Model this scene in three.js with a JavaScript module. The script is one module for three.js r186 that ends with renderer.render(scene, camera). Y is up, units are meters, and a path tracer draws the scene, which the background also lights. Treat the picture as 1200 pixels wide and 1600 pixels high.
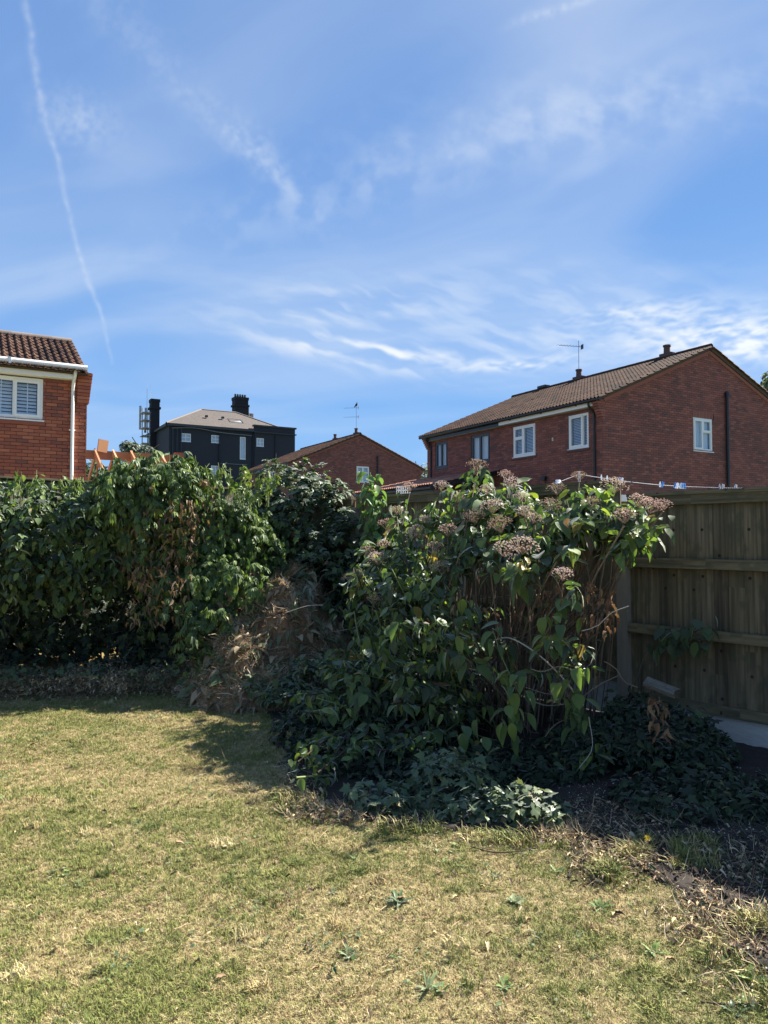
import * as THREE from 'three';
import { mergeGeometries } from 'three/addons/utils/BufferGeometryUtils.js';

// ---------------------------------------------------------------- camera
const F = 1130, EYE = 1.74, PITCH = Math.atan(40 / F);
const scene = new THREE.Scene();
const camera = new THREE.PerspectiveCamera(2 * Math.atan(800 / F) * 180 / Math.PI, 0.75, 0.05, 3000);
camera.position.set(0, EYE, 0);
camera.rotation.x = PITCH;
scene.add(camera);
const renderer = new THREE.WebGLRenderer({ antialias: true });
renderer.toneMapping = THREE.LinearToneMapping;
renderer.toneMappingExposure = 3.1;
renderer.shadowMap.enabled = true;

// ---------------------------------------------------------------- noise
function rng(seed) { let s = seed | 0; return () => { s = (s + 0x6d2b79f5) | 0; let t = Math.imul(s ^ (s >>> 15), 1 | s); t = (t + Math.imul(t ^ (t >>> 7), 61 | t)) ^ t; return ((t ^ (t >>> 14)) >>> 0) / 4294967296; }; }
const TAB = new Float32Array(65536); { const r = rng(77); for (let i = 0; i < 65536; i++) TAB[i] = r(); }
function n2(x, y) {
  const ix = Math.floor(x), iy = Math.floor(y); let fx = x - ix, fy = y - iy;
  fx = fx * fx * (3 - 2 * fx); fy = fy * fy * (3 - 2 * fy);
  const h = (a, b) => TAB[((Math.imul(a, 7919) ^ Math.imul(b, 104729)) >>> 0) & 65535];
  const a = h(ix, iy), b = h(ix + 1, iy), c = h(ix, iy + 1), d = h(ix + 1, iy + 1);
  return a + (b - a) * fx + (c - a) * fy + (a - b - c + d) * fx * fy;
}
function fbm(x, y, o = 4) { let s = 0, a = 0.5, t = 0; for (let i = 0; i < o; i++) { s += a * n2(x, y); t += a; a *= 0.5; const nx = x * 1.6 + y * 1.2 + 17.3; y = -x * 1.2 + y * 1.6 + 5.1; x = nx; } return s / t; }
const clamp = (x, a = 0, b = 1) => Math.min(b, Math.max(a, x));
const sstep = (a, b, x) => { const t = clamp((x - a) / (b - a)); return t * t * (3 - 2 * t); };
const lerp = (a, b, t) => a + (b - a) * t;

// ---------------------------------------------------------------- sky: air, cirrus and aircraft trails
const SUN_AZ = 59.5 * Math.PI / 180, SUN_EL = 42.3 * Math.PI / 180;
const sunDir = new THREE.Vector3(Math.sin(SUN_AZ) * Math.cos(SUN_EL), Math.sin(SUN_EL), -Math.cos(SUN_AZ) * Math.cos(SUN_EL));
{
  const W = 4096, H = 2048, data = new Float32Array(W * H * 4);
  const cp = Math.cos(PITCH), sp = Math.sin(PITCH);
  const seg = (px, py, pts) => { let best = 1e9, along = 0; for (let i = 0; i + 1 < pts.length; i++) { const [ax, ay] = pts[i], [bx, by] = pts[i + 1], dx = bx - ax, dy = by - ay, t = clamp(((px - ax) * dx + (py - ay) * dy) / (dx * dx + dy * dy)); const e = Math.hypot(px - ax - dx * t, py - ay - dy * t); if (e < best) { best = e; along = (i + t) / (pts.length - 1); } } return [best, along]; };
  const trailA = [[30, -160], [40, 0], [52, 90], [70, 185], [95, 270], [113, 345], [135, 425], [155, 490], [168, 540], [176, 566]];
  const trailB = [[60, -130], [165, 10], [235, 80], [300, 150], [365, 205], [430, 270], [490, 330], [560, 405]];
  const trailC = [[740, 62], [820, 30], [905, 2], [1000, -40]];
  const stop = [[0, .33, .62, .99], [.06, .27, .56, .97], [.22, .175, .43, .89], [.45, .125, .325, .75], [.7, .10, .265, .64], [1, .085, .22, .56]];
  for (let row = 0; row < H; row++) {
    const up = ((row + .5) / H - .5) * Math.PI, y = Math.sin(up), cu = Math.cos(up), ya = Math.max(0, y);
    let k = 0; while (k < stop.length - 2 && stop[k + 1][0] < ya) k++;
    const t = clamp((ya - stop[k][0]) / (stop[k + 1][0] - stop[k][0]));
    const base = [1, 2, 3].map((c) => lerp(stop[k][c], stop[k + 1][c], t));
    for (let col = 0; col < W; col++) {
      const az = ((col + .5) / W - .5) * 2 * Math.PI, x = Math.cos(az) * cu, z = Math.sin(az) * cu, o = (row * W + col) * 4;
      let cloud = 0;
      if (y > -0.01) {
        const q = 1 / (ya + .13), qx = x * q, qz = z * q;
        const s = qx * .94 + qz * .34, c = -qx * .34 + qz * .94;
        const wx = fbm(qx * .9 + 3, qz * .9 + 8, 3) - .5, wz = fbm(qx * .9 + 31, qz * .9 + 18, 3) - .5;
        const veil = fbm(s * .45 + wx * 1.1 + 4.2, c * 1.05 + wz * 1.1 + 9.1, 4);
        const streak = fbm(s * 1.1 + wx * 2.2 + 40, c * 4.6 + wz * 2.6 + 2, 5);
        cloud = .055 + .21 * sstep(.30, .85, veil) + .15 * sstep(.42, .85, streak) * sstep(.32, .62, veil);
        cloud *= sstep(-.01, .05, y) * .75 + .25;
        const fz = -z * cp + y * sp;
        if (fz > .2) {
          const px = 600 + F * x / fz, py = 800 - F * (y * cp + z * sp) / fz;
          if (px > -500 && px < 1700 && py > -400 && py < 860) {
            const jx = (fbm(px / 42, py / 42, 3) - .5) * 20, jy = (fbm(px / 42 + 50, py / 42, 3) - .5) * 20, fine = fbm(px / 9, py / 9, 3), mid = fbm(px / 30 + 9, py / 30, 4);
            let [e, u] = seg(px + jx * .6, py + jy * .6, trailA);
            cloud += Math.exp(-((e / lerp(6.5, 2.0, u)) ** 2)) * (.02 + .22 * fine) * sstep(0, .25, u + .15) * (1 - .45 * sstep(.75, 1, u));
            [e, u] = seg(px + jx * 1.4, py + jy * 1.4, trailB);
            cloud += Math.exp(-((e / lerp(40, 15, u)) ** 2)) * (.04 + .15 * sstep(.35, .75, mid * .6 + fine * .4)) * (.5 + .95 * Math.exp(-(((u - .66) / .12) ** 2))) * (1 - sstep(.86, 1, u) * .85);
            [e, u] = seg(px + jx * .5, py + jy * .5, trailC);
            cloud += Math.exp(-((e / 8) ** 2)) * .26 * fine * sstep(.1, .5, u);
            // mackerel bank low on the right, torn wisps left of it
            const rip = fbm(px / 20 + py / 60, py / 5.5 + px / 55 + jy / 8, 3), band = (cx, cy, w, h, tilt) => { const a = px - cx, b = py - cy - tilt * a + jy * .35; return Math.exp(-((a / w) ** 2) - ((b / h) ** 2)); };
            cloud += (.85 * band(1130, 520, 170, 36, -.05) + .62 * band(1240, 545, 150, 24, 0) + .85 * band(800, 570, 105, 10, -.05) + .55 * band(1000, 488, 95, 16, -.10)) * sstep(.26, .74, rip * .7 + mid * .3) * .74;
            const tear = fbm((px * .96 + py * .28) / 75 + 3, (py * .96 - px * .25) / 15 + jx / 16, 4);
            cloud += (.75 * band(520, 540, 150, 24, .20) + .42 * band(540, 475, 120, 30, .03) + .5 * band(640, 555, 130, 16, .1) + .35 * band(880, 530, 260, 40, -.12) + .22 * band(760, 470, 300, 50, -.05)) * sstep(.36, .80, tear) * .72;
            cloud += .17 * band(960, 170, 330, 60, -.12) * sstep(.3, .8, tear * .4 + mid * .6) + .13 * band(560, 290, 300, 50, -.28) * sstep(.3, .8, mid) + .15 * band(120, 185, 60, 40, .2) * fine * 2;
          }
        }
      }
      cloud = clamp(cloud, 0, .96);
      const cs = x * sunDir.x + y * sunDir.y + z * sunDir.z, glow = (1 + .10 * Math.max(0, cs) ** 2) * .318;
      data[o] = lerp(base[0], .93, cloud) * glow; data[o + 1] = lerp(base[1], .98, cloud) * glow; data[o + 2] = lerp(base[2], 1.04, cloud * .9) * glow; data[o + 3] = 1;
    }
  }
  const tex = new THREE.DataTexture(data, W, H, THREE.RGBAFormat, THREE.FloatType);
  tex.mapping = THREE.EquirectangularReflectionMapping; tex.magFilter = THREE.LinearFilter; tex.needsUpdate = true;
  scene.background = tex; scene.environment = tex;
}
const sun = new THREE.DirectionalLight(new THREE.Color(1, .94, .84), 5);
sun.position.copy(sunDir).multiplyScalar(60); sun.castShadow = true; sun.shadow.radius = 1; sun.shadow.mapSize.set(4096, 4096);
Object.assign(sun.shadow.camera, { left: -40, right: 40, top: 40, bottom: -40, near: 1, far: 200 });
scene.add(sun, sun.target);

// ---------------------------------------------------------------- helpers
const V = (x, y, z) => new THREE.Vector3(x, y, z);
const col = (r, g, b) => new THREE.Color().setRGB(r, g, b);
const std = (c, rough = .8, more = {}) => new THREE.MeshStandardMaterial({ color: Array.isArray(c) ? col(...c) : c, roughness: rough, ...more });
const taken = new Map();
const numbered = (n) => { const k = taken.get(n) ?? 0; taken.set(n, k + 1); return k ? n + '_' + String(k).padStart(3, '0') : n; };
function tag(o, label, category, group, kind) { o.userData.label = label; o.userData.category = category; if (group) o.userData.group = group; if (kind) o.userData.kind = kind; return o; }
function thing(name, label, category, p = V(0, 0, 0), turn = 0, group) { const o = new THREE.Group(); o.name = numbered(name); o.position.copy(p); o.rotation.y = turn; scene.add(o); return tag(o, label, category, group); }
function part(name, geo, mat, parent, p, ry) { const m = new THREE.Mesh(Array.isArray(geo) ? merge(geo) : geo, mat); m.name = name; m.castShadow = m.receiveShadow = true; if (p) m.position.copy(p); if (ry) m.rotation.y = ry; parent.add(m); return m; }
function structure(name, geo, mat) { const m = part(numbered(name), geo, mat, scene); m.userData.kind = 'structure'; return m; }
const merge = (gs) => { const a = gs.map((g) => (g.index ? g.toNonIndexed() : g)); return a.length === 1 ? a[0] : mergeGeometries(a.map((g) => { const c = new THREE.BufferGeometry(); c.setAttribute('position', g.attributes.position); c.setAttribute('normal', g.attributes.normal); c.setAttribute('uv', g.attributes.uv ?? new THREE.Float32BufferAttribute(new Float32Array(g.attributes.position.count * 2), 2)); return c; })); };
const box = (w, h, d, x = 0, y = 0, z = 0, rx = 0, ry = 0, rz = 0) => { const g = new THREE.BoxGeometry(w, h, d); if (rx) g.rotateX(rx); if (ry) g.rotateY(ry); if (rz) g.rotateZ(rz); return g.translate(x, y, z); };
const cyl = (r0, r1, h, n, x = 0, y = 0, z = 0) => new THREE.CylinderGeometry(r1, r0, h, n).translate(x, y, z);
const tube = (pts, r, n = 8, seg = 5) => new THREE.TubeGeometry(new THREE.CatmullRomCurve3(pts), n, r, seg);
const cp_ = Math.cos(PITCH), sp_ = Math.sin(PITCH);
function at(px, py, Z) { const a = px - 600, b = 800 - py, dx = a, dy = b * cp_ + F * sp_, dz = F * cp_ - b * sp_; return V(dx / dz * Z, EYE + dy / dz * Z, -Z); }
function onGround(px, py, h = 0) { const b = 800 - py, dy = b * cp_ + F * sp_, dz = F * cp_ - b * sp_; const Z = (h - EYE) * dz / dy; return V((px - 600) / dz * Z, h, -Z); }
function pixel(p) { const x = p.x, y = p.y - EYE, z = p.z, f = -z * cp_ + y * sp_; return [600 + F * x / f, 800 - F * (y * cp_ + z * sp_) / f, f]; }
const UV = (u, v, y = 0) => V(-.656 * u + .755 * v, y, -(.755 * u + .656 * v));
const vOf = (p) => .755 * p.x - .656 * p.z, uOf = (p) => -.656 * p.x - .755 * p.z;
const YAW_U = Math.atan2(.755, -.656);           // turns local +x onto the u axis
const UPV = V(0, 1, 0);
const inPoly = (x, y, P) => { let c = false; for (let i = 0, j = P.length - 1; i < P.length; j = i++) if ((P[i][1] > y) !== (P[j][1] > y) && x < (P[j][0] - P[i][0]) * (y - P[i][1]) / (P[j][1] - P[i][1]) + P[i][0]) c = !c; return c; };

function texture(w, h, f, rep, srgb = true) {
  const d = new Uint8Array(w * h * 4);
  for (let y = 0; y < h; y++) for (let x = 0; x < w; x++) { const c = f(x / w, y / h, x, y), o = (y * w + x) * 4; for (let k = 0; k < 3; k++) d[o + k] = 255 * clamp(Array.isArray(c) ? c[k] : c); d[o + 3] = 255; }
  const t = new THREE.DataTexture(d, w, h); t.magFilter = t.minFilter = THREE.LinearFilter; t.wrapS = t.wrapT = THREE.RepeatWrapping; if (srgb) t.colorSpace = THREE.SRGBColorSpace; if (rep) t.repeat.set(rep, rep); t.needsUpdate = true; return t;
}
const mixc = (a, b, t) => [lerp(a[0], b[0], t), lerp(a[1], b[1], t), lerp(a[2], b[2], t)];

// items {p,q,s,c,g}: the few that show largest become parts of their own, the rest one instanced part per shape
const ONE = V(1, 1, 1);
function scatter(parent, name, restName, shapes, mats, items, most = 300) {
  const chosen = new Set();
  if (most) {
    const cells = new Map();
    items.forEach((it, i) => { const [px, py, f] = pixel(it.p.clone()); if (px < 0 || px > 1200 || py < 0 || py > 1600 || f < .5) return; const s = (it.size ?? (it.s.y ?? it.s)) / f, k = Math.floor(px / 9) * 1000 + Math.floor(py / 9), b = cells.get(k); if (!b || f < b[1]) cells.set(k, [i, f, s]); });
    [...cells.values()].sort((a, b) => b[2] - a[2]).slice(0, most).forEach((b) => chosen.add(b[0]));
  }
  const inv = new THREE.Matrix4(); parent.updateWorldMatrix(true, false); inv.copy(parent.matrixWorld).invert();
  const rest = new Map(), m = new THREE.Matrix4(), sc = V(1, 1, 1);
  items.forEach((it, i) => {
    if (typeof it.s === 'number') sc.setScalar(it.s); else sc.copy(it.s);
    m.compose(it.p, it.q, sc).premultiply(inv);
    if (chosen.has(i)) { const me = new THREE.Mesh(shapes[it.g], mats[it.c]); me.name = name; me.castShadow = me.receiveShadow = true; m.decompose(me.position, me.quaternion, me.scale); parent.add(me); }
    else { if (!rest.has(it.g)) rest.set(it.g, []); rest.get(it.g).push([m.clone(), it.c]); }
  });
  const base = mats[0].clone(); base.color.setRGB(1, 1, 1);
  for (const [g, list] of rest) {
    const im = new THREE.InstancedMesh(shapes[g], base, list.length); im.name = restName; im.userData.kind = 'stuff'; im.castShadow = im.receiveShadow = true;
    list.forEach(([mm, c], i) => { im.setMatrixAt(i, mm); im.setColorAt(i, mats[c].color); }); parent.add(im);
  }
}
function leafMats(colors, through = .35, coat = .35) { return colors.map((c) => new THREE.MeshPhysicalMaterial({ color: col(...c), roughness: .93, transmission: through, thickness: 0, clearcoat: coat, clearcoatRoughness: .3, side: THREE.DoubleSide })); }
// q that puts local +y along the leaf's length and local +z along its face
function facing(n, along) { const z = n.clone().normalize(), y = along.clone().addScaledVector(z, -along.dot(z)); if (y.lengthSq() < 1e-6) y.set(1, 0, 0).addScaledVector(z, -z.x); y.normalize(); return new THREE.Quaternion().setFromRotationMatrix(new THREE.Matrix4().makeBasis(y.clone().cross(z), y, z)); }
const rv = (r) => V(r() * 2 - 1, r() * 2 - 1, r() * 2 - 1);

// ---------------------------------------------------------------- leaf shapes (unit length along +y, face +z)
function sheet(rows) { // rows of [left, mid, right]
  const pos = [], uv = [], idx = []; rows.forEach((r, i) => r.forEach((p, j) => { pos.push(...p); uv.push(j / 2, i / (rows.length - 1)); }));
  for (let i = 0; i + 1 < rows.length; i++) for (let j = 0; j < 2; j++) { const a = i * 3 + j; idx.push(a, a + 1, a + 4, a, a + 4, a + 3); }
  const g = new THREE.BufferGeometry(); g.setAttribute('position', new THREE.Float32BufferAttribute(pos, 3)); g.setAttribute('uv', new THREE.Float32BufferAttribute(uv, 2)); g.setIndex(idx); g.computeVertexNormals(); return g;
}
function ovate(w, fold, curl, wave = 0, blunt = 1, n = 6) { const rows = []; for (let i = 0; i <= n; i++) { const t = i / n, hw = .5 * w * Math.pow(Math.sin(Math.PI * Math.pow(t, .78)), .85 * blunt) + .004, z = -curl * t * t, e = fold * hw + wave * Math.sin(t * 11); rows.push([[-hw, t, z + e], [0, t, z], [hw, t, z + e - wave * .7]]); } return sheet(rows); }
function lobed(spec, cup) { const pos = [0, .05, 0], idx = [], n = spec.length; spec.forEach(([x, y]) => pos.push(x, y, -cup * (x * x * 1.6 + (y - .3) ** 2) + (Math.abs(x) > .2 ? .03 : -.02))); for (let i = 0; i < n; i++) idx.push(0, 1 + i, 1 + (i + 1) % n); const g = new THREE.BufferGeometry(); g.setAttribute('position', new THREE.Float32BufferAttribute(pos, 3)); g.setAttribute('uv', new THREE.Float32BufferAttribute(new Float32Array(pos.length / 3 * 2), 2)); g.setIndex(idx); g.computeVertexNormals(); return g; }
const ivySpec = [[0, 0], [.2, -.12], [.42, -.02], [.3, .18], [.52, .42], [.22, .48], [.13, .72], [0, 1], [-.13, .72], [-.22, .48], [-.52, .42], [-.3, .18], [-.42, -.02], [-.2, -.12]];
const IVY = [lobed(ivySpec, .25), lobed(ivySpec.map(([x, y]) => [x * .85 + y * .05, y]), .5), lobed(ivySpec.map(([x, y]) => [x * 1.1, y * .9]), .1)];
function palmate(spread, droop, r) { const gs = []; for (let k = -2; k <= 2; k++) { const g = ovate(.34, .35, .25 + r() * .3, 0, 1, 4); const s = [1, .92, .7][Math.abs(k)]; g.scale(s, s, s); g.rotateX(-droop * (.6 + .5 * r())); g.rotateZ(-k * spread); gs.push(g); } return merge(gs); }
const lr = rng(5), PALM = [palmate(.55, .3, lr), palmate(.42, .7, lr), palmate(.35, .15, lr)];
const OVAL = [ovate(.60, .3, .25), ovate(.52, .6, .55, .015), ovate(.66, .15, .12, .02), ovate(.42, .9, .4), ovate(.55, .7, -.25, .03), ovate(.48, .2, .8, .04)];
const LANCE = [ovate(.26, .5, .35, 0, 1, 4), ovate(.2, .3, .6, 0, 1, 4)];
const CRUMPLE = [ovate(.4, 1.3, .7, .06, 1, 5), ovate(.3, 1.7, .3, .08, 1, 5)];

// ================================================================ GROUND
const bedPix = [[300, 1080], [370, 1082], [415, 1108], [440, 1170], [445, 1215], [505, 1262], [600, 1290], [660, 1296], [800, 1312], [885, 1302], [960, 1335], [1010, 1360], [1060, 1402], [1120, 1440], [1175, 1510], [1230, 1610], [1300, 1750]];
const bedEdge = bedPix.map(([x, y]) => { const p = onGround(x, y); return [p.x, -p.z]; });
const bedPoly = [[-2.4, 9.5], ...bedEdge.slice(0), [3.0, 1.0], [6.0, 1.0], [6, 9], [0, 13], [-3, 13]];
const hedgeEdge = [[-9, 6.0], [-5.5, 6.9]].concat([[0, 1098], [70, 1086], [140, 1076], [300, 1079]].map(([x, y]) => { const p = onGround(x, y); return [p.x, -p.z]; }));
const hedgePoly = [...hedgeEdge, [-2.0, 14], [-12, 14]];
const inBed = (x, Z) => inPoly(x, Z, bedPoly), inHedge = (x, Z) => inPoly(x, Z, hedgePoly);
const heap = at(415, 990, 8.5);
function hump(x, Z) { // earth and cuttings heaped against the fences
  const p = V(x, 0, -Z), u = uOf(p), v = vOf(p);
  let h = .35 * sstep(8.6, 10.2, u) + .10 * sstep(4.2, 5.6, v);
  return h;
}
const groundH = (x, Z) => (fbm(x * 1.3 + 9, Z * 1.3, 3) - .5) * .05 + (fbm(x * 7, Z * 7, 2) - .5) * .012 + hump(x, Z);
function terrain(x0, x1, z0, z1, nx, nz, h, scaleUV = 1) { const g = new THREE.PlaneGeometry(1, 1, nx, nz), p = g.attributes.position, uv = g.attributes.uv; for (let i = 0; i < p.count; i++) { const x = lerp(x0, x1, p.getX(i) + .5), Z = lerp(z0, z1, p.getY(i) + .5); p.setXYZ(i, x, h(x, Z), -Z); uv.setXY(i, x * scaleUV, Z * scaleUV); } g.computeVertexNormals(); return g; }

structure('ground', terrain(-700, 700, -500, 1500, 4, 4, () => -.14, .05), std([.09, .10, .045], 1));
const greenAt = (x, Z) => clamp(.9 * (fbm(x * 15 + 9, Z * 15 + 2, 3) - .5) * 2 + 1.5 * (fbm(x * .8 + Z * .35 + 12, Z * 1.5 - x * .3 + 4, 4) - .46) * 2.2 + .9 * (fbm(x * 5 + 3, Z * 5, 3) - .5) * 2.2 + .16 * (1 - sstep(2.4, 4, Z)) - .02, 0, 1);
const bareAt = (x, Z) => sstep(.60, .80, fbm(x * 2.1 + 50, Z * 2.1 + 7, 4));
const lawnTex = texture(1024, 1024, (u, v) => { const x = (u - .5) * 10, Z = v * 10, f = fbm(x * 90, Z * 90, 2), g = fbm(x * 26 + 5, Z * 26, 3); let c = mixc([.42, .34, .21], [.62, .54, .35], f); c = mixc(c, [.27, .29, .12], clamp(greenAt(x, Z) * .5 + (g - .5) * .5)); return mixc(c, [.38, .29, .19], bareAt(x, Z) * .6 + .3 * sstep(.6, .8, g)); }, 0);
{
  const g = terrain(-5, 5, 0, 10, 220, 220, groundH); const uv = g.attributes.uv; for (let i = 0; i < uv.count; i++) uv.setXY(i, (uv.getX(i) + 5) / 10, uv.getY(i) / 10);
  structure('lawn', g, new THREE.MeshStandardMaterial({ map: lawnTex, roughness: 1, bumpMap: lawnTex, bumpScale: .01 }));
  const side = std([.27, .23, .1], 1);
  structure('lawn', merge([terrain(-14, -5, 0, 14, 30, 40, groundH), terrain(5, 12, 0, 14, 20, 40, groundH), terrain(-5, 5, 10, 14, 40, 20, groundH), terrain(-14, 12, -8, 0, 20, 20, (x, Z) => groundH(x, 0))]), side);
}
const soilTex = texture(512, 512, (u, v) => { const f = fbm(u * 60, v * 60, 3), g = fbm(u * 14, v * 14, 3), w = TAB[(Math.floor(u * 512) * 531 + Math.floor(v * 512) * 91) & 65535]; const c = mixc([.12, .10, .09], [.25, .21, .18], f * .6 + g * .4); return w > .994 ? [.62, .58, .52] : c; }, 1);
{
  // soil sheet over the bed, its rim ragged
  const g = terrain(-2.6, 6, .9, 11, 260, 300, (x, Z) => groundH(x, Z) + (inBed(x + (fbm(x * 9, Z * 9, 2) - .5) * .18, Z + (fbm(x * 9 + 40, Z * 9, 2) - .5) * .18) ? .012 + .02 * fbm(x * 16, Z * 16, 2) : -.05), 1);
  const m = structure('soil_bed', g, new THREE.MeshStandardMaterial({ map: soilTex, bumpMap: soilTex, bumpScale: .02, roughness: 1 })); m.name = 'soil_bed';
}

// ================================================================ BUILDINGS
const YAW = Math.atan2(.497, .868);
const brickRed = [[.34, .105, .058], [.37, .118, .064], [.31, .092, .053], [.27, .085, .055], [.40, .14, .078], [.33, .106, .066], [.20, .075, .056]];
const brickDull = [[.25, .088, .066], [.272, .10, .074], [.224, .08, .062], [.195, .077, .062], [.29, .113, .084], [.237, .091, .07], [.145, .068, .058]];
const matsOf = (cs, rough = .9) => cs.map((c) => std(c, rough));
const redMats = matsOf(brickRed), dullMats = matsOf(brickDull);
const mortar = std([.10, .075, .062], 1), mortarDark = std([.085, .06, .053], 1);
const whitePlastic = std([.80, .80, .78], .35), blackPlastic = std([.012, .012, .014], .35), anthracite = std([.03, .034, .042], .4), roomDark = std([.02, .022, .026], .9);
const glass = new THREE.MeshPhysicalMaterial({ color: col(.92, .96, 1), roughness: .02, transmission: 1, thickness: 0, ior: 1.5 });
const BRICK = (() => { const g = new THREE.BoxGeometry(.215, .065, .05); return g; })();
// bricks on a wall: along a (0..len), up y; top(a) the roof line; holes [a0,a1,y0,y1]
function bricks(wall, place, a0, a1, y0, y1, top, holes, mats, most, seed, soldiers = []) {
  const r = rng(seed), items = [], q0 = place.q;
  const blocked = holes.concat(soldiers);
  const push = (a, y, w, h, c) => { const p = place.at(a, y); items.push({ p, q: q0, s: V(w / .215, h / .065, 1), size: .2, c, g: 0 }); };
  for (let j = 0, y = y0; y + .065 <= y1; j++, y += .075) for (let a = a0 - (j % 2) * .1125; a < a1; a += .225) {
    let l = Math.max(a, a0), h = Math.min(a + .215, a1); const ym = y + .0325;
    if (top) { while (l < h && top(l) < y + .07) l += .02; while (h > l && top(h) < y + .07) h -= .02; }
    let parts = [[l, h]];
    for (const [b0, b1, c0, c1] of blocked) if (ym > c0 && ym < c1) parts = parts.flatMap(([p, q]) => (q <= b0 || p >= b1 ? [[p, q]] : [[p, b0 - .006], [b1 + .006, q]]));
    for (const [p, q] of parts) if (q - p > .03) { const patch = fbm(a * .9 + seed, y * 1.1, 3); let c = Math.floor(r() * 5.6); if (r() < .10 + .5 * sstep(.55, .7, patch)) c = r() < .4 ? 6 : 3; push((p + q) / 2, ym, q - p, .065, c); }
  }
  for (const [b0, b1, c0, c1] of soldiers) for (let a = b0; a + .06 < b1; a += .075) { const p = place.at(a + .035, (c0 + c1) / 2); items.push({ p, q: q0, s: V(.065 / .215, (c1 - c0 - .01) / .065, 1.1), size: .2, c: [1, 4, 5][Math.floor(r() * 3)], g: 0 }); }
  scatter(wall, 'brick', 'bricks', [BRICK], mats, items, most);
}
const planePlace = (grp, normalTurn, origin, dir) => { grp.updateWorldMatrix(true, false); const q = new THREE.Quaternion().setFromAxisAngle(UPV, grp.rotation.y + normalTurn); return { q, at: (a, y) => V(origin.x + dir.x * a, y, origin.z + dir.z * a).applyMatrix4(grp.matrixWorld) }; };
function wallShape(pts, holes, depth) { const s = new THREE.Shape(pts.map(([x, y]) => new THREE.Vector2(x, y))); for (const [a, b, c, d] of holes) s.holes.push(new THREE.Path([[a, c], [a, d], [b, d], [b, c]].map(([x, y]) => new THREE.Vector2(x, y)))); return new THREE.ExtrudeGeometry(s, { depth, bevelEnabled: false }); }
// a casement: cells [x0,x1,y0,y1,opens] in 0..1 of the frame; blinds: 'slats' | 'fine' | 'curtain' | null
function casement(parent, w, h, frameMat, cells, blind, p, ry) {
  const g = new THREE.Group(); g.name = 'window'; g.position.copy(p); g.rotation.y = ry; parent.add(g);
  const t = .055, fr = [box(w, t, .07, 0, t / 2, 0), box(w, t, .07, 0, h - t / 2, 0), box(t, h - 2 * t, .07, -w / 2 + t / 2, h / 2, 0), box(t, h - 2 * t, .07, w / 2 - t / 2, h / 2, 0), box(w + .06, .03, .12, 0, -.016, .02)];
  const iw = w - 2 * t, ih = h - 2 * t;
  for (const [x0, x1, y0, y1, opens] of cells) {
    const cw = (x1 - x0) * iw, ch = (y1 - y0) * ih, cx = -iw / 2 + (x0 + x1) / 2 * iw, cy = t + (y0 + y1) / 2 * ih, b = opens ? .055 : .028, zo = opens ? .022 : .004;
    fr.push(box(cw, b, .06, cx, cy - ch / 2 + b / 2, zo), box(cw, b, .06, cx, cy + ch / 2 - b / 2, zo), box(b, ch - 2 * b, .06, cx - cw / 2 + b / 2, cy, zo), box(b, ch - 2 * b, .06, cx + cw / 2 - b / 2, cy, zo));
    part('pane', box(cw - 2 * b + .008, ch - 2 * b + .008, .006, cx, cy, zo), glass, g);
    if (blind === 'slats') { const n = Math.round((ch - 2 * b) / .076); for (let i = 0; i < n; i++) part('slat', box(cw - 2 * b - .02, .062, .010, 0, 0, 0, -.62), whitePlastic, g, V(cx, cy - ch / 2 + b + (i + .5) * (ch - 2 * b) / n, -.085)); part('blind_rod', box(.018, ch - 2 * b, .012, cx + .01, cy, -.045), whitePlastic, g); }
    if (blind === 'fine') { const n = Math.round((ch - 2 * b) / .05), gs = []; for (let i = 0; i < n; i++) gs.push(box(cw - 2 * b + .02, .044, .006, cx, cy - ch / 2 + b + (i + .5) * (ch - 2 * b) / n, -.085, -.9)); part('blind', gs, std([.62, .66, .70], .6), g); }
    if (blind === 'curtain') { const gs = []; for (let i = 0; i < 6; i++) gs.push(cyl(.05, .05, ch + .04, 6, cx - cw / 2 + (i + .5) * cw / 6, cy, -.13)); part('curtain', gs, std([.68, .68, .66], .9), g); }
  }
  part('window_frame', fr, frameMat, g);
  part('recess', [box(w + .3, h + .3, .02, 0, h / 2, -.55), box(.02, h, .45, -w / 2 - .02, h / 2, -.3), box(.02, h, .45, w / 2 + .02, h / 2, -.3), box(w, .02, .45, 0, h + .02, -.3), box(w, .02, .45, 0, -.03, -.3)], roomDark, g);
  return g;
}
// double-roman tile: across +x (.3), up the slope +y (.42), out +z
const TILE = (() => {
  const xs = [], prof = (x) => { const t = (x % .15) / .15; return t < .58 ? .046 * Math.sin(Math.PI * t / .58) : .0; };
  for (let i = 0; i <= 14; i++) xs.push(i * .3 / 14);
  const pos = [], idx = []; const row = (y, lift, under) => xs.forEach((x) => pos.push(x, y, prof(x) + lift - (under ? .016 : 0)));
  row(0, .030, true); row(0, .030, false); row(.42, .004, false);
  const n = xs.length; for (let k = 0; k < 2; k++) for (let i = 0; i + 1 < n; i++) { const a = k * n + i; idx.push(a, a + 1, a + n + 1, a, a + n + 1, a + n); }
  const g = new THREE.BufferGeometry(); g.setAttribute('position', new THREE.Float32BufferAttribute(pos, 3)); g.setIndex(idx); const gg = g.toNonIndexed(); gg.setAttribute('uv', new THREE.Float32BufferAttribute(new Float32Array(gg.attributes.position.count * 2), 2)); gg.computeVertexNormals(); return gg;
})();
const tileMats = [[.07, .035, .023], [.085, .044, .028], [.056, .029, .02], [.10, .055, .036], [.073, .04, .028], [.043, .026, .02]].map((c) => new THREE.MeshPhysicalMaterial({ color: col(...c), roughness: .85, specularIntensity: .35 }));
const ridgeMats = matsOf([[.19, .15, .125], [.16, .125, .105]], .85);
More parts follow.
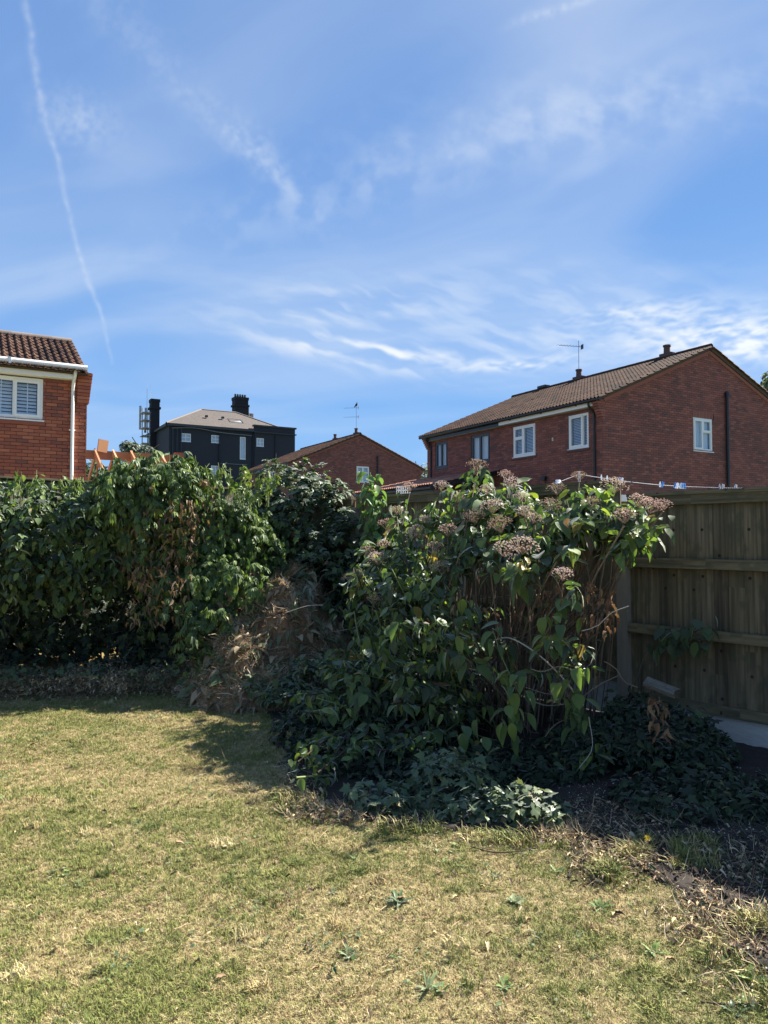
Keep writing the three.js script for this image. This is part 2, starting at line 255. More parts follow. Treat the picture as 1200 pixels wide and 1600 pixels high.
function tiles(roof, grp, origin, X, Y, Zn, cols, rows, most, seed, filter) {
  const r = rng(seed), items = [], M = new THREE.Matrix4(); grp.updateWorldMatrix(true, false);
  for (let j = 0; j < rows; j++) for (let i = 0; i < cols; i++) {
    if (filter && !filter(i, j)) continue;
    const p = origin.clone().addScaledVector(X, i * .3).addScaledVector(Y, j * .335 + (r() - .5) * .008).addScaledVector(Zn, (r() - .5) * .004);
    M.makeBasis(X, Y, Zn).setPosition(p).premultiply(grp.matrixWorld); const q = new THREE.Quaternion(), s = V(1, 1, 1), pp = V(0, 0, 0); M.decompose(pp, q, s);
    items.push({ p: pp, q, s: V(1, 1, 1), size: .3, c: Math.floor(r() * 6), g: 0 });
  }
  scatter(roof, 'roof_tile', 'roof_tiles', [TILE], tileMats, items, most);
}
function gutter(len) { return new THREE.CylinderGeometry(.058, .058, len, 10, 1, true, Math.PI / 2, Math.PI).rotateX(0); }

// ---- pair of semi-detached houses: gable in the plane z = 0, eaves wall in the plane x = 0 running to -z
function semiHouse(name, label, corner, lift, near) {
  const h = thing(name, label, 'house', V(corner.x, 0, corner.z), YAW);
  const W = 10.15, L = 9.8, EAVE = 6.02 + lift, SL = .42, RIDGE = EAVE + SL * W / 2, y0 = near ? 1.4 : 2.4;
  const top = (a) => EAVE + .02 + SL * Math.min(a, W - a);
  const gw = near ? [4.22, 5.22, 4.66 + lift, 5.78 + lift] : [4.85, 5.85, 4.86 + lift, 5.98 + lift];
  const eaveWin = [[.61, 1.49], [3.07, 4.24], [5.56, 6.73], [8.31, 9.19]].map(([a, b]) => [a, b, 4.58 + lift, 5.67 + lift]);
  const mats = near ? dullMats : dullMats;
  const gwall = part('gable_wall', wallShape([[.01, -.12], [W - .01, -.12], [W - .01, EAVE], [W / 2, RIDGE], [.01, EAVE]], [gw], .2).translate(0, 0, -.226), mortarDark, h);
  const sold = near ? [[4.2, 5.3, gw[3], gw[3] + .22], [.02, 3.4, 2.98, 3.2]] : [[gw[0] - .02, gw[1] + .02, gw[3], gw[3] + .22]];
  bricks(gwall, planePlace(h, 0, V(0, 0, -.025), V(1, 0, 0)), 0, W, y0, RIDGE, top, [gw], mats, near ? 300 : 0, near ? 11 : 21, sold);
  const holesE = eaveWin;
  const ew = part('eaves_wall', wallShape([[.23, -.12], [L, -.12], [L, EAVE], [.23, EAVE]], holesE, .2).rotateY(Math.PI / 2).translate(.026, 0, 0), mortarDark, h);
  bricks(ew, planePlace(h, Math.PI / 2, V(.025, 0, 0), V(0, 0, -1)), .052, L, y0, EAVE - .02, null, holesE, mats, near ? 300 : 0, near ? 12 : 22);
  part('rear_wall', [box(.2, EAVE + .12, L, W - .11, (EAVE - .12) / 2, -L / 2 - .23), box(W - .3, EAVE + .12, .2, W / 2, (EAVE - .12) / 2, -L - .1)], mortarDark, h);
  // windows
  const two = [[0, .42, 0, 1, true], [.42, 1, 0, .62, true], [.42, 1, .62, 1, true]];
  casement(h, gw[1] - gw[0], gw[3] - gw[2], whitePlastic, [[0, .5, 0, 1, true], [.5, 1, 0, .6, false], [.5, 1, .6, 1, true]], 'curtain', V((gw[0] + gw[1]) / 2, gw[2], -.06), 0);
  eaveWin.forEach(([a, b, c, d], i) => casement(h, b - a, d - c, i < 2 ? whitePlastic : anthracite, i === 0 ? [[0, .72, 0, 1, true], [.72, 1, 0, 1, false]] : i === 1 ? [[0, .45, 0, .62, true], [.45, 1, 0, 1, true], [0, .45, .62, 1, true]] : [[0, .5, 0, 1, true], [.5, 1, 0, 1, true]], i < 2 ? 'fine' : 'curtain', V(.06, c, -(a + b) / 2), -Math.PI / 2));
  eaveWin.slice(0, 2).forEach(([a, b, c]) => part('sill_course', box(.05, .06, b - a + .12, -.012, c - .055, -(a + b) / 2), std([.12, .06, .05], .9), h));
  // roof
  const al = Math.atan(SL), ca = Math.cos(al), sa = Math.sin(al), slope = (W / 2 + .3) / ca;
  const roof = part('roof', [box(slope, .05, L + .12, 0, 0, 0, 0, 0, al).translate(W / 4 - .15, EAVE + .06 + SL * (W / 4 - .15), -L / 2 - .02), box(slope, .05, L + .12, 0, 0, 0, 0, 0, -al).translate(W * .75 + .15, EAVE + .06 + SL * (W / 4 - .15), -L / 2 - .02)], std([.07, .045, .035], .9), h);
  const cols = Math.floor((L + .25) / .3), rows = Math.floor((slope + .02) / .335);
  tiles(roof, h, V(-.34, EAVE + .085 - SL * .34, -L - .14), V(0, 0, 1), V(ca, sa, 0), V(-sa, ca, 0), cols + 1, rows, near ? 300 : 0, 31);
  tiles(roof, h, V(W + .34, EAVE + .085 - SL * .34, .18), V(0, 0, -1), V(-ca, sa, 0), V(sa, ca, 0), 3, rows, 0, 32);
  for (let i = 0, n = Math.ceil((L + .3) / .45); i < n; i++) part('ridge_tile', new THREE.CylinderGeometry(.12, .125, .46, 10).rotateX(Math.PI / 2), tileMats[[0, 2, 5][(i * 7) % 3]], roof, V(W / 2, RIDGE + .09, .1 - .225 - i * .45));
  part('verge', [box(slope + .06, .09, .05, 0, 0, 0, 0, 0, al).translate(W / 4 - .16, EAVE + .05 + SL * (W / 4 - .16), .06), box(slope + .06, .09, .05, 0, 0, 0, 0, 0, -al).translate(W * .75 + .16, EAVE + .05 + SL * (W / 4 - .16), .06)], std([.10, .075, .06], .9), h);
  // brick verge course under the roof edge and stepped corbels at the eaves
  part('verge_course', [box(slope - .35, .11, .05, 0, 0, 0, 0, 0, al).translate(W / 4 + .02, EAVE - .075 + SL * (W / 4 + .02), .014), box(slope - .35, .11, .05, 0, 0, 0, 0, 0, -al).translate(W * .75 - .02, EAVE - .075 + SL * (W / 4 + .02), .014)], mats[1], h);
  for (let k = 0; k < 7; k++) { const out = .30 * (1 - k / 7); part('corbel_brick', box(out + .1, .065, .215), mats[k % 5], h, V(-out / 2 + .03, EAVE - .08 - k * .075, -.10)); part('corbel_brick', box(out + .1, .065, .215), mats[(k + 2) % 5], h, V(-out / 2 + .03, EAVE - .08 - k * .075, -L + .11)); part('corbel_brick', box(out + .1, .065, .215), mats[(k + 3) % 5], h, V(W + out / 2 - .03, EAVE - .08 - k * .075, -.10)); }
  // fascia, gutter, downpipes
  part('fascia', box(.025, .2, 4.55, -.20, EAVE - .13, -2.5), whitePlastic, h).userData.label = 'white half of the fascia';
  part('fascia', box(.025, .22, 4.9, -.20, EAVE - .14, -7.25), blackPlastic, h).userData.label = 'black half of the fascia';
  part('soffit', [box(.19, .015, 4.55, -.092, EAVE - .236, -2.5), box(.19, .015, 4.9, -.092, EAVE - .256, -7.25)], std([.3, .3, .3], .7), h);
  part('gutter', new THREE.CylinderGeometry(.06, .06, L + .3, 10).rotateX(Math.PI / 2).translate(-.285, EAVE - .075, -L / 2), blackPlastic, h);
  for (let k = 0; k < 6; k++) part('gutter_bracket', box(.1, .03, .03), blackPlastic, h, V(-.24, EAVE - .13, -.9 - k * 1.6));
  for (const z of [-.33, -L + .33]) part('downpipe', [tube([V(-.285, EAVE - .12, z), V(-.28, EAVE - .2, z), V(-.06, EAVE - .42, z), V(-.045, EAVE - .52, z)], .036, 10, 7), cyl(.036, .036, EAVE - .4, 8, -.045, (EAVE - .5) / 2 - .02, z)], blackPlastic, h);
  // soil pipe on the gable
  const sx = near ? 5.92 : 6.5; part('soil_pipe', [cyl(.055, .055, near ? 4.6 : 2.6, 9, sx, (near ? 4.5 : 5.4) + lift, .075), cyl(.066, .066, .14, 9, sx, 5.5 + lift, .075), cyl(.075, .075, .12, 9, sx, 6.7 + lift - .0, .075)], blackPlastic, h);
  if (near) { part('waste_pipe', [tube([V(sx, 3.35, .07), V(sx - .25, 3.42, .09), V(sx - .5, 3.43, .1)], .05, 8, 7), tube([V(sx - .3, 3.3, .08), V(sx - 1.05, 3.38, .05)], .02, 4, 6)], blackPlastic, h); part('floodlight', [box(.1, .14, .16, -.09, 3.72, -2.55), cyl(.012, .012, .5, 5, -.03, 3.4, -2.55)], blackPlastic, h); part('wall_vent', box(.02, .12, .06, -.012, 5.0, -2.2), std([.55, .5, .42], .8), h); }
  // flue terminals on the ridge
  for (const t of near ? [1.7, 6.07] : [.5, 3.9]) part('ridge_flue', [box(.24, .12, .5, W / 2, RIDGE + .2, -t), cyl(.12, .11, .3, 10, W / 2, RIDGE + .38, -t), cyl(.14, .14, .06, 10, W / 2, RIDGE + .53, -t)], std([.10, .06, .05], .8), h);
  if (near) part('ridge_vent', box(.3, .1, .5, W / 2, RIDGE + .22, -8.2), blackPlastic, h);
  return { h, EAVE, RIDGE, W, L };
}
const rightHouse = semiHouse('semi_detached_house', 'long red brick semi-detached pair with white and dark grey windows on its eaves wall', V(6.7, 0, -22), 0, true);
const midHouse = semiHouse('semi_detached_house', 'distant red brick gabled house standing between the black building and the long semi-detached pair', V(-6.12, 0, -48), .76, false);

// single-storey extension of the far half
{
  const h = thing('rear_extension', 'low brick extension with a terracotta tiled roof below the dark grey windows', 'extension', V(6.7, 0, -22), YAW);
  const ey = 3.55, out = -3.0, z0 = -4.95, z1 = -10.6, rise = .62;
  part('wall', [box(.2, ey - .1, 5.6, out + .25, ey / 2 - .1, (z0 + z1) / 2), box(2.7, ey - .1, .2, out / 2 - .1, ey / 2 - .1, z0 - .12)], std([.2, .085, .07], .9), h);
  part('fascia', box(.03, .26, 5.66, out + .06, ey - .16, (z0 + z1) / 2), blackPlastic, h);
  part('gutter', new THREE.CylinderGeometry(.055, .055, 5.7, 8).rotateX(Math.PI / 2).translate(out - .02, ey - .1, (z0 + z1) / 2), blackPlastic, h);
  part('verge_board', box(3.1, .16, .03, 0, 0, 0, 0, 0, Math.atan(rise / 3)).translate(out / 2 - .03, ey + rise / 2 - .06, z0 + .02), blackPlastic, h);
  const al = Math.atan(rise / 2.9), roof = part('roof', box(3.0, .04, 5.6, 0, 0, 0, 0, 0, al).translate(out / 2 + .0, ey + rise / 2 - .02, (z0 + z1) / 2), std([.1, .06, .045], .9), h);
  const save = tileMats.slice(); const tm = matsOf([[.34, .15, .09], [.38, .18, .11], [.30, .13, .085], [.42, .21, .14], [.33, .16, .10], [.26, .12, .08]], .8); for (let i = 0; i < 6; i++) tileMats[i] = tm[i];
  tiles(roof, h, V(out - .05, ey + .0, z1), V(0, 0, 1), V(Math.cos(al), Math.sin(al), 0), V(-Math.sin(al), Math.cos(al), 0), 19, 9, 300, 41);
  for (let i = 0; i < 6; i++) tileMats[i] = save[i];
}
// roof aerials
function aerial(label, p, big) {
  const a = thing('television_aerial', label, 'aerial', p, YAW + (big ? 1.3 : .9), 'television aerials on the ridges');
  const m = std([.09, .09, .10], .5, { metalness: .7 }), H = big ? 1.25 : 1.6;
  part('mast', cyl(.011, .011, H, 6, 0, H / 2, 0), m, a);
  for (const [y, n] of big ? [[H - .25, 9]] : [[H - .1, 7], [H - .75, 6]]) { part('boom', box(.014, .014, 1.05, 0, y, -.38), m, a); for (let i = 0; i < n; i++) part('element', box(.3 - i * .012, .007, .007), m, a, V(0, y + .012, .12 - i * .135)); part('reflector', box(.2, .2, .01, 0, y, .16), m, a); }
}
{
  const w = (g, x, y, z) => V(x, y, z).applyMatrix4(g.matrixWorld);
  rightHouse.h.updateWorldMatrix(true, false); midHouse.h.updateWorldMatrix(true, false);
  aerial('thin television aerial on the ridge flue of the long semi-detached pair', w(rightHouse.h, rightHouse.W / 2, rightHouse.RIDGE + .52, -6.07), true);
  aerial('two-tier television aerial on the peak of the distant gabled house', w(midHouse.h, midHouse.W / 2, midHouse.RIDGE + .52, -.5), false);
  const b = thing('bird', 'small dark pigeon perched on the aerial of the distant gabled house', 'bird', w(midHouse.h, midHouse.W / 2, midHouse.RIDGE + 2.12, -.5), .6);
  const body = new THREE.SphereGeometry(.1, 10, 8).scale(.75, .8, 1.5).rotateX(-.5).translate(0, .1, 0), hd = new THREE.SphereGeometry(.05, 8, 6).translate(0, .23, .1), tail = box(.07, .02, .2, 0, .02, -.18, -.4), beak = new THREE.ConeGeometry(.015, .05, 5).rotateX(1.6).translate(0, .225, .16);
  part('body', [body, hd, tail, beak], std([.03, .03, .035], .7), b);
}

// ---- house with white gutter
{
  const h = thing('brick_house', 'red brick house with white fascia, white downpipe and louvred shutters behind its window', 'house', V(-6.61, 0, -16), YAW);
  const EAVE = 5.42, A0 = -4.2, win = [-2.51, -.89, 4.27, 5.17];
  const wall = part('front_wall', wallShape([[A0, -.12], [-.01, -.12], [-.01, EAVE], [A0, EAVE]], [win], .2).translate(0, 0, -.226), mortar, h);
  bricks(wall, planePlace(h, 0, V(0, 0, -.025), V(1, 0, 0)), A0, 0, 1.9, EAVE, null, [win], redMats, 300, 51);
  part('side_wall', box(.2, EAVE + .1, 5.0, -.11, (EAVE - .12) / 2, -2.75), mortar, h);
  part('gable_top', wallShape([[0, EAVE - .1], [5.2, EAVE - .1], [2.6, EAVE + 1.12]], [], .2).rotateY(Math.PI / 2).translate(-.21, 0, 0), mortar, h);
  casement(h, win[1] - win[0], win[3] - win[2], whitePlastic, [[0, .333, 0, 1, true], [.333, .667, 0, 1, false], [.667, 1, 0, 1, true]], 'slats', V((win[0] + win[1]) / 2, win[2], -.05), 0);
  part('sill_course', box(win[1] - win[0] + .1, .065, .06, (win[0] + win[1]) / 2, win[2] - .075, -.005), redMats[3], h);
  const SL = 1.22 / 2.6, al = Math.atan(SL), ca = Math.cos(al), sa = Math.sin(al), len = 2.95 / ca;
  const roof = part('roof', [box(-A0 + .1, .05, len, 0, 0, 0, al, 0, 0).translate(A0 / 2 - .08, EAVE + .02 + SL * 1.2, -1.2), box(-A0 + .1, .05, len, 0, 0, 0, -al, 0, 0).translate(A0 / 2 - .08, EAVE + .02 + SL * 1.2, -4.05)], std([.06, .04, .03], .9), h);
  tiles(roof, h, V(-.03 - 15 * .3, EAVE + .04 - SL * .36 + .02, .36), V(1, 0, 0), V(0, sa, -ca), V(0, ca, sa), 15, 10, 300, 52);
  for (let i = 0; i < 10; i++) part('ridge_tile', new THREE.CylinderGeometry(.11, .115, .46, 10).rotateZ(Math.PI / 2), ridgeMats[i % 2], roof, V(-.28 - i * .45, EAVE + 1.27, -2.62));
  part('fascia', box(4.0, .22, .025, A0 / 2 - .22, EAVE - .10, .2), whitePlastic, h);
  part('soffit', box(4.0, .015, .2, A0 / 2 - .22, EAVE - .215, .092), whitePlastic, h);
  part('gutter', [new THREE.CylinderGeometry(.06, .06, 4.2, 12).rotateZ(Math.PI / 2).translate(A0 / 2 - .04, EAVE + .03, .275), box(.05, .14, .14, -1.55, EAVE + .02, .275)], whitePlastic, h);
  part('downpipe', [tube([V(-.28, EAVE - .02, .275), V(-.28, EAVE - .12, .27), V(-.30, EAVE - .32, .11), V(-.30, EAVE - .5, .05)], .036, 10, 8), cyl(.036, .036, EAVE - .4, 10, -.30, (EAVE - .5) / 2 - .02, .05), ...[1.9, 3.0, 4.1].map((y) => box(.13, .03, .03, -.30, y, .02))], whitePlastic, h);
  for (let k = 0; k < 9; k++) { const o = .07 * (1 - k / 9); part('corbel_brick', box(.215 + o, .065, .06), redMats[(k * 2) % 5], h, V(-.10 + o / 2, EAVE - .06 - k * .075, .005 + .06 * (1 - k / 9))); part('corbel_brick', box(.06, .065, .3 + o), redMats[(k * 3) % 5], h, V(.005 + o, EAVE - .06 - k * .075, -.14)); }
}

// ---- black rendered building
{
  const near = V(-20.9, 0, -70), b = thing('black_building', 'large black rendered building with a grey hipped roof and chimneys', 'building', near, YAW);
  const black = std([.017, .019, .026], .75), blackSide = std([.026, .029, .038], .8), H = 12.75, s_ = (px) => { const r = (px - 600) / F; return (20.9 + 70 * r) / (.868 - .497 * r); }, y_ = (py, s) => EYE + (840 - py) / F * (70 + .497 * s);
  const wins = [[281, 297, 676, 689], [329, 343, 679, 691], [374, 383, 682, 717], [329, 343, 727, 746], [281, 297, 725, 742]].map(([x0, x1, ya, yb]) => { const a = s_(x0), c = s_(x1); return [a, c, y_(yb, a), y_(ya, a)]; });
  part('front_wall', wallShape([[0, -.1], [8.6, -.1], [8.6, H], [0, H]], wins, .3).translate(0, 0, -.3), black, b);
  const w4 = (() => { const a = s_(399), c = s_(410.5); return [a, c, y_(697, a), y_(684, a)]; })();
  part('wing_wall', wallShape([[8.61, -.1], [13.1, -.1], [13.1, H + .45], [8.61, H + .45]], [w4], .3).translate(0, 0, -.1), black, b);
  part('side_wall', [box(.3, H + .1, 9.1, .15, H / 2, -4.86), box(.3, H + .5, 8.9, 12.93, (H + .4) / 2, -4.6), box(12.5, H, .3, 6.5, H / 2, -9.5)], blackSide, b);
  part('parapet_coping', [box(4.75, .16, .5, 10.85, H + .53, .1), box(4.7, .10, .34, 10.85, H - .15, .24)], std([.03, .032, .036], .6), b);
  part('eaves_cornice', [box(8.75, .22, .35, 4.2, H - .02, .12), box(.35, .22, 9.3, -.12, H - .02, -4.8)], std([.04, .043, .05], .6), b);
  for (const x of [5.0, 8.5, 10.9]) part('downpipe', cyl(.07, .07, H - .3, 8, x, H / 2 - .2, x > 8.6 ? .28 : .1), black, b);
  for (const x of [.35, .75, 1.15]) part('downpipe', cyl(.05, .05, H - .3, 8, x, H / 2 - .2, .08), anthracite, b);
  part('service_pipe', [tube([V(.2, H - .35, .15), V(2.5, H - .2, .2), V(5, H - .45, .2), V(8.3, H - .55, .2)], .05, 20, 6), box(2.8, .06, .06, 6.5, 9.2, .05), box(.9, .09, .12, 12.0, 8.9, .28)], std([.14, .15, .16], .6), b);
  for (const [a, c, d, e] of [...wins, w4]) { const narrow = c - a < .7; casement(b, c - a, e - d, whitePlastic, narrow ? [[0, 1, 0, 1, false]] : [[0, .5, 0, .5, false], [.5, 1, 0, .5, false], [0, .5, .5, 1, false], [.5, 1, .5, 1, false]], 'curtain', V((a + c) / 2, d, a > 8.6 ? .14 : -.06), 0); }
  // hipped roof
  const tex = texture(256, 256, (u, v) => { const r = Math.floor(v * 16), j = fbm(u * 40 + r * 7, r * 3.1, 2), f = v * 16 - r; return mixc([.29, .26, .245], [.41, .375, .345], j).map((x) => x * (f < .14 ? .72 : 1)); });
  const e = [V(-.35, H + .1, .35), V(9.6, H + .1, .35), V(9.6, H + .1, -9.6), V(-.35, H + .1, -9.6)], r0 = V(4.4, H + 2.55, -4.6), r1 = V(8.2, H + 2.55, -4.6), e2 = [V(13.0, H + .15, .0), V(13.0, H + .15, -9.4)];
  const quad = (...p) => { const g = new THREE.BufferGeometry(), t = p.length === 4 ? [0, 1, 2, 0, 2, 3] : [0, 1, 2], n = new THREE.Triangle(p[0], p[1], p[2]).getNormal(V(0, 0, 0)), ux = V(1, 0, 0).addScaledVector(n, -n.x).normalize(); if (Math.abs(n.x) > .35) ux.set(0, 0, -1); const vy = n.clone().cross(ux); g.setAttribute('position', new THREE.Float32BufferAttribute(t.flatMap((i) => p[i].toArray()), 3)); g.setAttribute('uv', new THREE.Float32BufferAttribute(t.flatMap((i) => [p[i].dot(ux) / 3.2, p[i].dot(vy) / 3.2]), 2)); g.computeVertexNormals(); return g; };
  const slate = new THREE.MeshStandardMaterial({ map: tex, bumpMap: tex, bumpScale: .03, roughness: .85 });
  const roof = part('roof', [quad(e[0], e2[0], r1, r0), quad(e2[0], e2[1], r1), quad(e2[1], e[3], r0, r1), quad(e[3], e[0], r0), box(12.6, .1, 9.2, 6.4, H + .02, -4.6)], slate, b);
  part('ridge_capping', [tube([r0, r1], .1, 2, 6), tube([e[0], r0], .09, 2, 6), tube([e2[0], r1], .09, 2, 6)], std([.16, .14, .13], .8), roof);
  const slope = Math.atan2(2.45, 4.95); const sky = new THREE.Group(); sky.name = 'skylight'; sky.position.set(7.25, H + 1.15, -1.95); sky.rotation.x = -Math.PI / 2 + slope; roof.add(sky);
  part('skylight_frame', [box(1.5, .1, .14, 0, .52, 0), box(1.5, .1, .14, 0, -.52, 0), box(.1, .94, .14, -.7, 0, 0), box(.1, .94, .14, .7, 0, 0)], anthracite, sky); part('pane', box(1.3, .94, .03, 0, 0, .03), new THREE.MeshPhysicalMaterial({ color: col(.5, .55, .6), roughness: .08, clearcoat: 1 }), sky);
  for (const x of [4.2, 5.9]) part('roof_vent', box(.25, .2, .3, x, H + 1.42, -1.9), std([.08, .08, .08], .8), roof);
  const dirty = new THREE.MeshStandardMaterial({ roughness: .9, map: texture(128, 128, (u, v) => { const f = fbm(u * 5, v * 3, 4); return f > .5 ? [.62, .58, .54] : [.2, .19, .19]; }) });
  const stack = (x, z, w, d, base, topY, pots) => { const c = part('chimney', [box(w, topY - base, d, x, (topY + base) / 2, z), box(w + .22, .22, d + .22, x, topY - .9, z), box(w + .1, .3, d + .1, x, topY - .12, z)], std([.013, .014, .017], .9), b); for (let i = 0; i < pots; i++) part('chimney_pot', cyl(.13, .11, .42, 8, x - w / 2 + .2 + i * (w - .4) / Math.max(1, pots - 1), topY + .2, z), black, c); return c; };
  const hy = (py, Z) => EYE + (840 - py) / F * Z;
  const c1 = stack(-.12, -6.0, .85, 1.0, 9, hy(624, 75.2), 0);
  stack(9.0, -5.6, 1.5, 1.1, H + .2, hy(620, 79), 5);
  part('render_patch', box(.06, 3.0, 1.16, 9.79, H + 2.0, -5.6), dirty, b); part('chimney_stack', box(.55, 2.6, .9, 10.1, H + 1.4, -5.6), dirty, b);
  // phone mast panels beside the side chimney
  const am = std([.42, .42, .42], .6, { metalness: .2 }), gx = -1.0;
  for (const [x, y, z, h] of [[-.95, 14.1, -6.2, 2.3], [-1.35, 14.3, -7.0, 2.5], [-.75, 13.6, -7.4, 1.6]]) part('antenna_panel', box(.22, h, .12, x, y, z), am, c1);
  part('antenna_frame', [cyl(.05, .05, 5.4, 6, -.72, 12.6, -6.3), cyl(.05, .05, 4.6, 6, -1.15, 13.0, -6.9), cyl(.04, .04, 4.4, 6, -.66, 12.6, -5.6), ...[11.5, 12.3, 13.1, 13.9, 14.7].map((y) => box(.9, .05, 1.6, -.9, y, -6.4))], std([.30, .30, .30], .6, { metalness: .3 }), c1);
  for (const x of [-.5, -.85]) part('whip_antenna', cyl(.02, .012, 2.4, 5, x, 16.4, -6.2), am, c1);
}

// ---- timber roof frame under construction
{
  const f = thing('timber_roof_frame', 'unfinished roof frame of fresh orange timber rafters beside the white guttered house', 'roof frame', V(-9.96, 0, -24), YAW);
  const wood = [[.42, .2, .09], [.47, .24, .115], [.38, .18, .085], [.5, .29, .15]].map((c) => std(c, .75)), top = 4.66;
  part('ridge_board', box(7.6, .3, .05, -.9, top - .15, 0), wood[2], f);
  for (const [i, x] of [-3.3, -2.7, -2.1, -1.5, -.9, -.3, .3, .88, 1.46, 2.43].entries()) {
    part('rafter', box(.055, .2, 2.25, 0, 0, 0, .43).translate(x, top - .5, 1.02), wood[i % 4], f);
    part('rafter', box(.055, .2, 2.25, 0, 0, 0, -.43).translate(x + .06, top - .52, -1.05), wood[(i + 1) % 4], f);
    part('web_strut', box(.05, .1, 1.1, 0, 0, 0, -1.05).translate(x, top - .82, .62), wood[(i + 2) % 4], f);
    part('ceiling_joist', box(.05, .12, 4.2, x + .11, top - 1.12, 0), wood[(i + 3) % 4], f);
  }
  part('off_cut', box(.34, .42, .05, 0, 0, 0, 0, .3, -.12).translate(.55, top + .16, .05), wood[0], f);
  part('supporting_wall', [box(7.6, 3.5, .2, -.9, 1.75, 2.0), box(7.6, 3.5, .2, -.9, 1.75, -2.0), box(.3, .42, .3, 2.95, top - .2, .6), box(.2, 4.4, .2, 2.95, 2.2, .6)], redMats[1], f);
}

// ---- trees behind the houses
function tree(label, base, h, rx, ry, leafCols, seed, n, size) {
  const t = thing('tree', label, 'tree', base), r = rng(seed), bark = std([.09, .065, .045], .95), cy = h - ry;
  part('trunk', [tube([V(0, -.1, 0), V(.1, h * .3, 0), V(-.05, h * .6, .1), V(0, h * .85, 0)], rx * .07, 8, 7), ...Array.from({ length: 7 }, (_, i) => { const a = i * 2.4, y = cy - ry * .4 + i * ry * .15; return tube([V(0, y - .4, 0), V(Math.cos(a) * rx * .4, y + ry * .15, Math.sin(a) * rx * .4), V(Math.cos(a) * rx * .75, y + ry * .4, Math.sin(a) * rx * .75)], rx * .022, 5, 5); })], bark, t);
  const clumps = Array.from({ length: 26 }, () => { const d = rv(r).normalize().multiplyScalar(.45 + .5 * r()); return [V(d.x * rx, cy + d.y * ry, d.z * rx), (.24 + .18 * r())]; });
  const items = []; for (let i = 0; i < n; i++) { const [c, k] = clumps[Math.floor(r() * clumps.length)], d = rv(r).normalize(); const p = c.clone().add(V(d.x * rx * k, d.y * ry * k, d.z * rx * k)); items.push({ p: p.add(base), q: facing(d.clone().addScaledVector(UPV, .6).add(rv(r).multiplyScalar(.6)), V(r() - .5, -1, r() - .5)), s: size * (.7 + .7 * r()), c: Math.floor(r() * leafCols.length), g: Math.floor(r() * 2) }); }
  const crown = new THREE.Group(); crown.name = 'crown'; t.add(crown); scatter(crown, 'leaf', 'leaves', [OVAL[0], OVAL[2]], leafMats(leafCols), items, 0);
}
tree('yellowish green tree rising behind the roof of the long semi-detached pair', V(18.5, 0, -32), 10.0, 1.5, 2.2, [[.13, .17, .03], [.20, .22, .04], [.08, .12, .025]], 61, 5200, .22);
tree('dark round tree standing beside the black building', V(-21.3, 0, -63.5), 10.6, 2.0, 2.2, [[.06, .09, .035], [.09, .12, .045], [.04, .065, .03]], 62, 5200, .3);
tree('pale green tree showing in the gap between the two brick gables', V(2.8, 0, -58), 8.0, 1.6, 2.6, [[.14, .19, .09], [.18, .22, .11], [.10, .14, .07]], 63, 3000, .3);
tree('low leafy tree behind the timber roof frame', V(-11.2, 0, -30), 5.1, 1.7, 1.4, [[.07, .12, .03], [.10, .15, .04], [.05, .08, .025]], 64, 3000, .16);

// ================================================================ FENCES
const woodTex = texture(256, 1024, (u, v) => { const g = clamp(.5 + 1.7 * (fbm(u * 46, v * 4 + 3, 4) - .5)), b = fbm(u * 6, v * 1.5, 3), k = Math.hypot((u * 4 % 1) - .5, ((v * 5) % 1 - .5) * 2.2), s = fbm(u * 9 + 7, v * 14, 3); let c = mixc([.28, .255, .215], [.56, .515, .44], g * .65 + b * .35); c = mixc(c, [.30, .31, .25], .5 * sstep(.55, .75, s)); if (k < .075 && n2(Math.floor(u * 4) * 3.3, Math.floor(v * 5) * 7.7) > .55) c = mixc(c, [.16, .12, .09], .8); return c; });
const grain = (tint) => new THREE.MeshStandardMaterial({ color: col(...tint), map: woodTex, bumpMap: woodTex, bumpScale: .006, roughness: .95 });
const fenceMats = [grain([.78, .73, .62]), grain([.96, .90, .77]), grain([.62, .58, .50]), grain([.86, .82, .67])], railMat = grain([.90, .86, .66]);
const concTex = texture(256, 256, (u, v) => { const f = fbm(u * 40, v * 40, 3), g = fbm(u * 6, v * 9, 3); return mixc([.66, .64, .60], [.82, .80, .77], f * .5 + g * .5).map((x) => x * (TAB[(Math.floor(u * 256) * 71 + Math.floor(v * 256) * 331) & 65535] > .985 ? .6 : 1)); });
const concrete = new THREE.MeshStandardMaterial({ map: concTex, bumpMap: concTex, bumpScale: .006, roughness: .95 }), postMat = new THREE.MeshStandardMaterial({ map: concTex, color: col(.50, .45, .39), bumpMap: concTex, bumpScale: .006, roughness: .95 });
